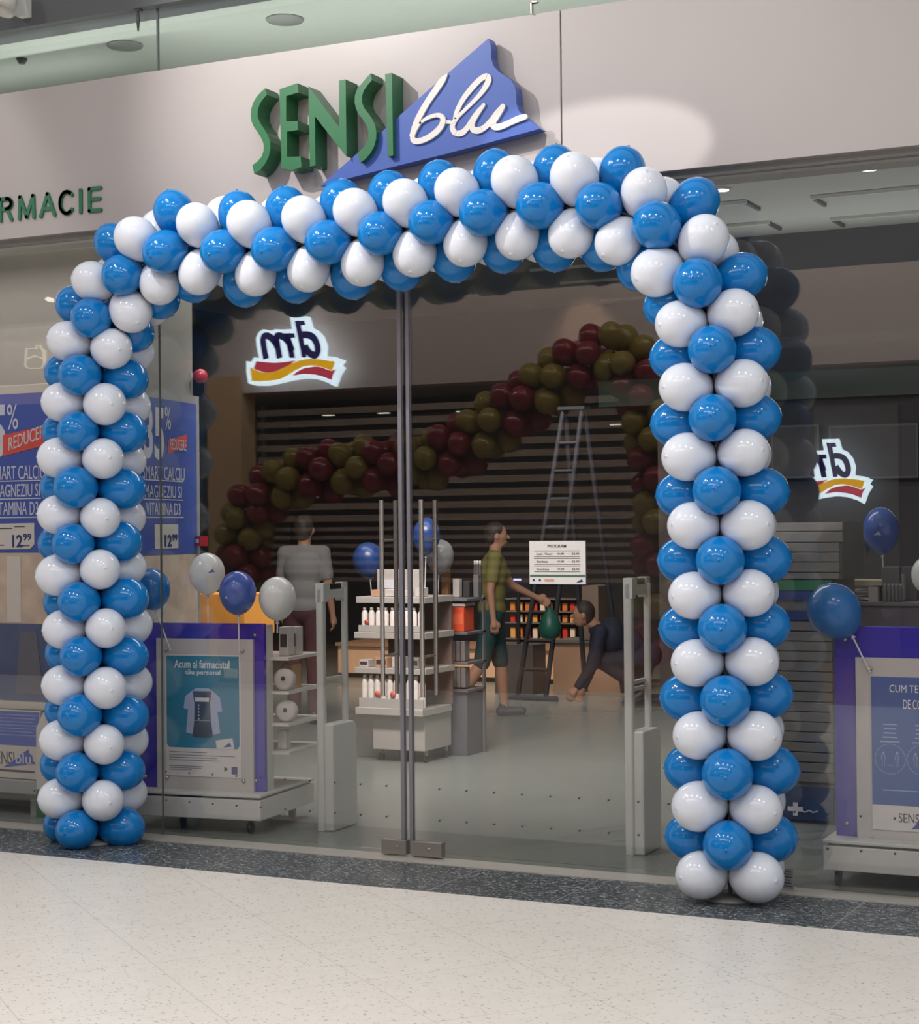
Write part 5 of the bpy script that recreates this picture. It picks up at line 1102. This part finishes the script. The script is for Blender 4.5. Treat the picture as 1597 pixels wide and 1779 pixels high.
class Fig:                       # local frame: +y is where the person faces, z up
    def __init__(s, H=1.7, lean=0., hipz=None, legs=((0, 0), (0, 0)), arms=((0, 0, .12), (0, 0, .12))):
        k = s.k = H / 1.7; hz = .90 * k if hipz is None else hipz
        s.hip = Vector((0, 0, hz)); up = rotx(Vector((0, 0, 1)), -lean); s.up = up
        s.chest = s.hip + up * .36 * k; s.neck = s.hip + up * .53 * k; s.head = s.hip + up * .53 * k + rotx(Vector((0, 0, 1)), -lean * .5) * .155 * k + Vector((0, .015, 0)) * k
        s.leg = []; s.arm = []
        for sd, (a, b) in zip((-1, 1), legs):       # a thigh swing forward, b knee bend
            h = s.hip + Vector((sd * .085 * k, 0, -.02)); kn = h + rotx(Vector((0, 0, -1)), a) * .42 * k + Vector((sd * .01, 0, 0)); an = kn + rotx(Vector((0, 0, -1)), a - b) * .41 * k
            s.leg.append((h, kn, an, a - b))
        for sd, (a, b, c) in zip((-1, 1), arms):
            sh = s.neck + Vector((sd * .165 * k, 0, 0)) - up * .045 * k
            d = rotx(Vector((sd * sin(c), 0, -cos(c))), a - lean * .0); el = sh + d * .29 * k; d2 = rotx(Vector((sd * sin(c) * .5, 0, -1)).normalized(), a + b); wr = el + d2 * .25 * k
            s.arm.append((sh, el, wr, d2))
    def body(s, mb):
        k = s.k; C = lambda a, b, r0, r1: capsule(mb, a, b, r0 * k, r1 * k)
        up = s.up; P = s.hip
        mb.ell(P, (.15 * k, .105 * k, .12 * k)); mb.ell(P + up * .17 * k, (.135 * k, .095 * k, .15 * k)); mb.ell(s.chest, (.16 * k, .11 * k, .17 * k))
        C(s.neck - up * .06 * k, s.head - up * .03 * k, .058, .052); C(s.arm[0][0], s.arm[1][0], .055, .055)
        hc = s.head; mb.ell(hc, (.073 * k, .092 * k, .105 * k)); mb.ell(hc + Vector((0, .022, -.055)) * k, (.052 * k, .062 * k, .058 * k))
        C(hc + Vector((0, .085, -.0)) * k, hc + Vector((0, .105, -.025)) * k, .010, .014)
        mb.ell(hc + Vector((0, .085, -.062)) * k, (.022 * k, .012 * k, .008 * k))
        for sd in (-1, 1): mb.ell(hc + Vector((sd * .076, .0, -.012)) * k, (.010 * k, .018 * k, .030 * k)); mb.ell(hc + Vector((sd * .03, .078, .012)) * k, (.018 * k, .012 * k, .010 * k))
        for h, kn, an, a in s.leg:
            C(h, kn, .083, .056); C(kn, kn.lerp(an, .35), .054, .056); C(kn.lerp(an, .35), an, .056, .036)
            f = rotx(Vector((0, 1, 0)), max(-.6, min(.0, a)) if a < 0 else a); C(an + Vector((0, -.03, -.035)) * k, an + f * .15 * k + Vector((0, 0, -.05)) * k, .034, .030)
        for (sh, el, wr, d) in s.arm:
            sd = 1 if sh.x > 0 else -1
            C(sh, el, .050, .038); C(el, wr, .038, .025)
            pa = wr + d * .055 * k; C(wr, pa, .026, .030); side = Vector((0, 1, 0)) - d * d.y; side.normalize(); nrm = d.cross(side)
            if nrm.x * sd > 0: nrm = -nrm
            for j, ln in enumerate((.062, .072, .068, .052)):
                b0 = pa + side * (.030 - .020 * j) * k; m1 = b0 + (d * .85 + nrm * .35) * ln * .55 * k + d * .02 * k; m2 = m1 + (d * .6 + nrm * .8).normalized() * ln * .5 * k
                C(b0, m1, .0105, .0095); C(m1, m2, .0095, .008)
            t0 = wr + d * .02 * k + side * .02 * k; t1 = t0 + (side * .8 + d * .7) * .035 * k; C(t0, t1, .012, .0105); C(t1, t1 + (d + nrm * .4) * .028 * k, .0105, .009)
    def shirt(s, mb, sleeve=.62):
        k = s.k; up = s.up; P = s.hip
        mb.ell(P + up * .04 * k, (.168 * k, .128 * k, .11 * k)); mb.ell(P + up * .17 * k, (.158 * k, .118 * k, .16 * k)); mb.ell(s.chest, (.178 * k, .128 * k, .178 * k))
        capsule(mb, s.arm[0][0], s.arm[1][0], .066 * k, .066 * k); capsule(mb, s.neck - up * .03 * k, s.neck - up * .01 * k, .068 * k, .062 * k)
        for (sh, el, wr, d) in s.arm:
            capsule(mb, sh, sh.lerp(el, min(1, sleeve)), .062 * k, .060 * k)
            if sleeve > 1: capsule(mb, el, el.lerp(wr, sleeve - 1), .050 * k, .040 * k)
    def trousers(s, mb, length=2.0):
        k = s.k; mb.ell(s.hip + s.up * .0, (.163 * k, .122 * k, .12 * k))
        for h, kn, an, a in s.leg:
            capsule(mb, h, h.lerp(kn, min(1, length)), .098 * k, .076 * k)
            if length > 1: capsule(mb, kn, kn.lerp(an, min(.93, length - 1)), .070 * k, .056 * k)
    def shoes(s, mb, which):
        k = s.k; h, kn, an, a = s.leg[which]; f = rotx(Vector((0, 1, 0)), max(-.6, min(.0, a)) if a < 0 else a)
        capsule(mb, an + Vector((0, -.035, -.035)) * k, an + f * .16 * k + Vector((0, 0, -.045)) * k, .043 * k, .036 * k); capsule(mb, an + Vector((0, -.01, .01)) * k, an + Vector((0, -.02, -.03)) * k, .042 * k, .042 * k)
    def hair(s, mb):
        k = s.k; hc = s.head; mb.ell(hc + Vector((0, -.016, .020)) * k, (.081 * k, .094 * k, .102 * k)); mb.ell(hc + Vector((0, -.045, -.03)) * k, (.070 * k, .060 * k, .07 * k))
def person(label, fig, loc, rz, skin, shirt, pants, shoe, hair, sleeve=.62, plen=2.0):
    r = thing('person', label, 'person', loc, rz, None)
    b = sculpt('body', fig.body, skin, r, .0075, 2)
    c = sculpt('shirt', lambda m: fig.shirt(m, sleeve), shirt, r, .011, 4); c2 = sculpt('trousers' if plen > 1.3 else 'shorts', lambda m: fig.trousers(m, plen), pants, r, .011, 4)
    for w in (0, 1): sculpt('shoe', lambda m: fig.shoes(m, w), shoe, r, .009, 2)
    sculpt('hair', fig.hair, hair, r, .010, 3)
    for sd in (-1, 1): MB().ell(fig.head + Vector((sd * .030, .0885, .010)) * fig.k, (.011 * fig.k, .006 * fig.k, .007 * fig.k), n=10, m=6).build('eye', mat('eye_dark', (40, 34, 32), .3), r)
    return r
M_SKIN = mat('skin', (186, 138, 112), .5, sub=.1); M_HAIR = mat('dark_hair', (58, 48, 44), .6, noise=.3, scale=60)
M_YT = mat('mustard_tee', (128, 122, 66), .8); M_TEAL = mat('dark_teal_cloth', (34, 70, 72), .8); M_GT = mat('grey_tee', (136, 134, 134), .8); M_MAR = mat('maroon_trousers', (84, 48, 56), .8); M_NV = mat('navy_cloth', (36, 42, 60), .8)
M_SHOE = mat('dark_shoe', (52, 48, 52), .5)
def gnd(x, y): return at(x, y, 'z', 0)
def ground_fig(f):              # drop the figure so that its lower shoe stands on the floor
    return -min(l[2].z for l in f.leg) + .082 * f.k
p = gnd(856, 1247); f = Fig(1.62, .06, legs=((.18, .10), (-.22, .35)), arms=((.55, .55, .10), (-.15, .25, .12)))
person('person in mustard tee and dark teal shorts walking with a green bag', f, (p.x, p.y, ground_fig(f)), atan2(RT.y, RT.x) - pi / 2, M_SKIN, M_YT, M_TEAL, M_SHOE, M_HAIR, .62, 1.05)
rz = atan2(RT.y, RT.x) - pi / 2; wr = f.arm[0][2] + f.arm[0][3] * .13; wv = Matrix.Rotation(rz, 3, 'Z') @ wr + Vector((p.x, p.y, ground_fig(f)))
bg = thing('shopping_bag', 'small dark green bag hanging from the hand of the person in mustard tee', 'bag', wv)
MB().lathe([(.02, -.30), (.08, -.285), (.10, -.20), (.07, -.10), (.02, -.04), (.012, .0)], org=wv, n=18).build('pouch', mat('dark_green_plastic', (34, 96, 80), .4), bg, wv)
MB().tube([wv + Vector((0, .02, -.05)), wv + Vector((0, .02, .02)), wv + Vector((0, -.02, .02)), wv + Vector((0, -.02, -.05))], .004, 6).build('strap', MATS['dark_green_plastic'], bg, wv)
p = gnd(530, 1256); f = Fig(1.68, .03, legs=((.03, .02), (-.04, .03)), arms=((.12, .25, .14), (.05, .2, .14)))
person('person seen from behind in grey tee and maroon trousers near the left pedestal', f, (p.x, p.y, ground_fig(f)), radians(15), M_SKIN, M_GT, M_MAR, M_SHOE, M_HAIR, .65, 2.0)
p = gnd(1128, 1236); f = Fig(1.66, 1.12, hipz=.40, legs=((1.5, 2.45), (.35, 1.9)), arms=((.25, .35, .12), (.1, .3, .1)))
f.leg[1] = (f.leg[1][0], f.leg[1][1], f.leg[1][1] + Vector((0, -.40, .0)), -1.45)
person('person in navy clothes crouching on the floor behind the right pedestal', f, (p.x, p.y, -min(f.leg[0][2].z, f.leg[1][1].z - .0) + .085), atan2(RT.y, RT.x) + pi / 2, M_SKIN, M_NV, M_NV, M_SHOE, M_HAIR, 1.9, 2.0)
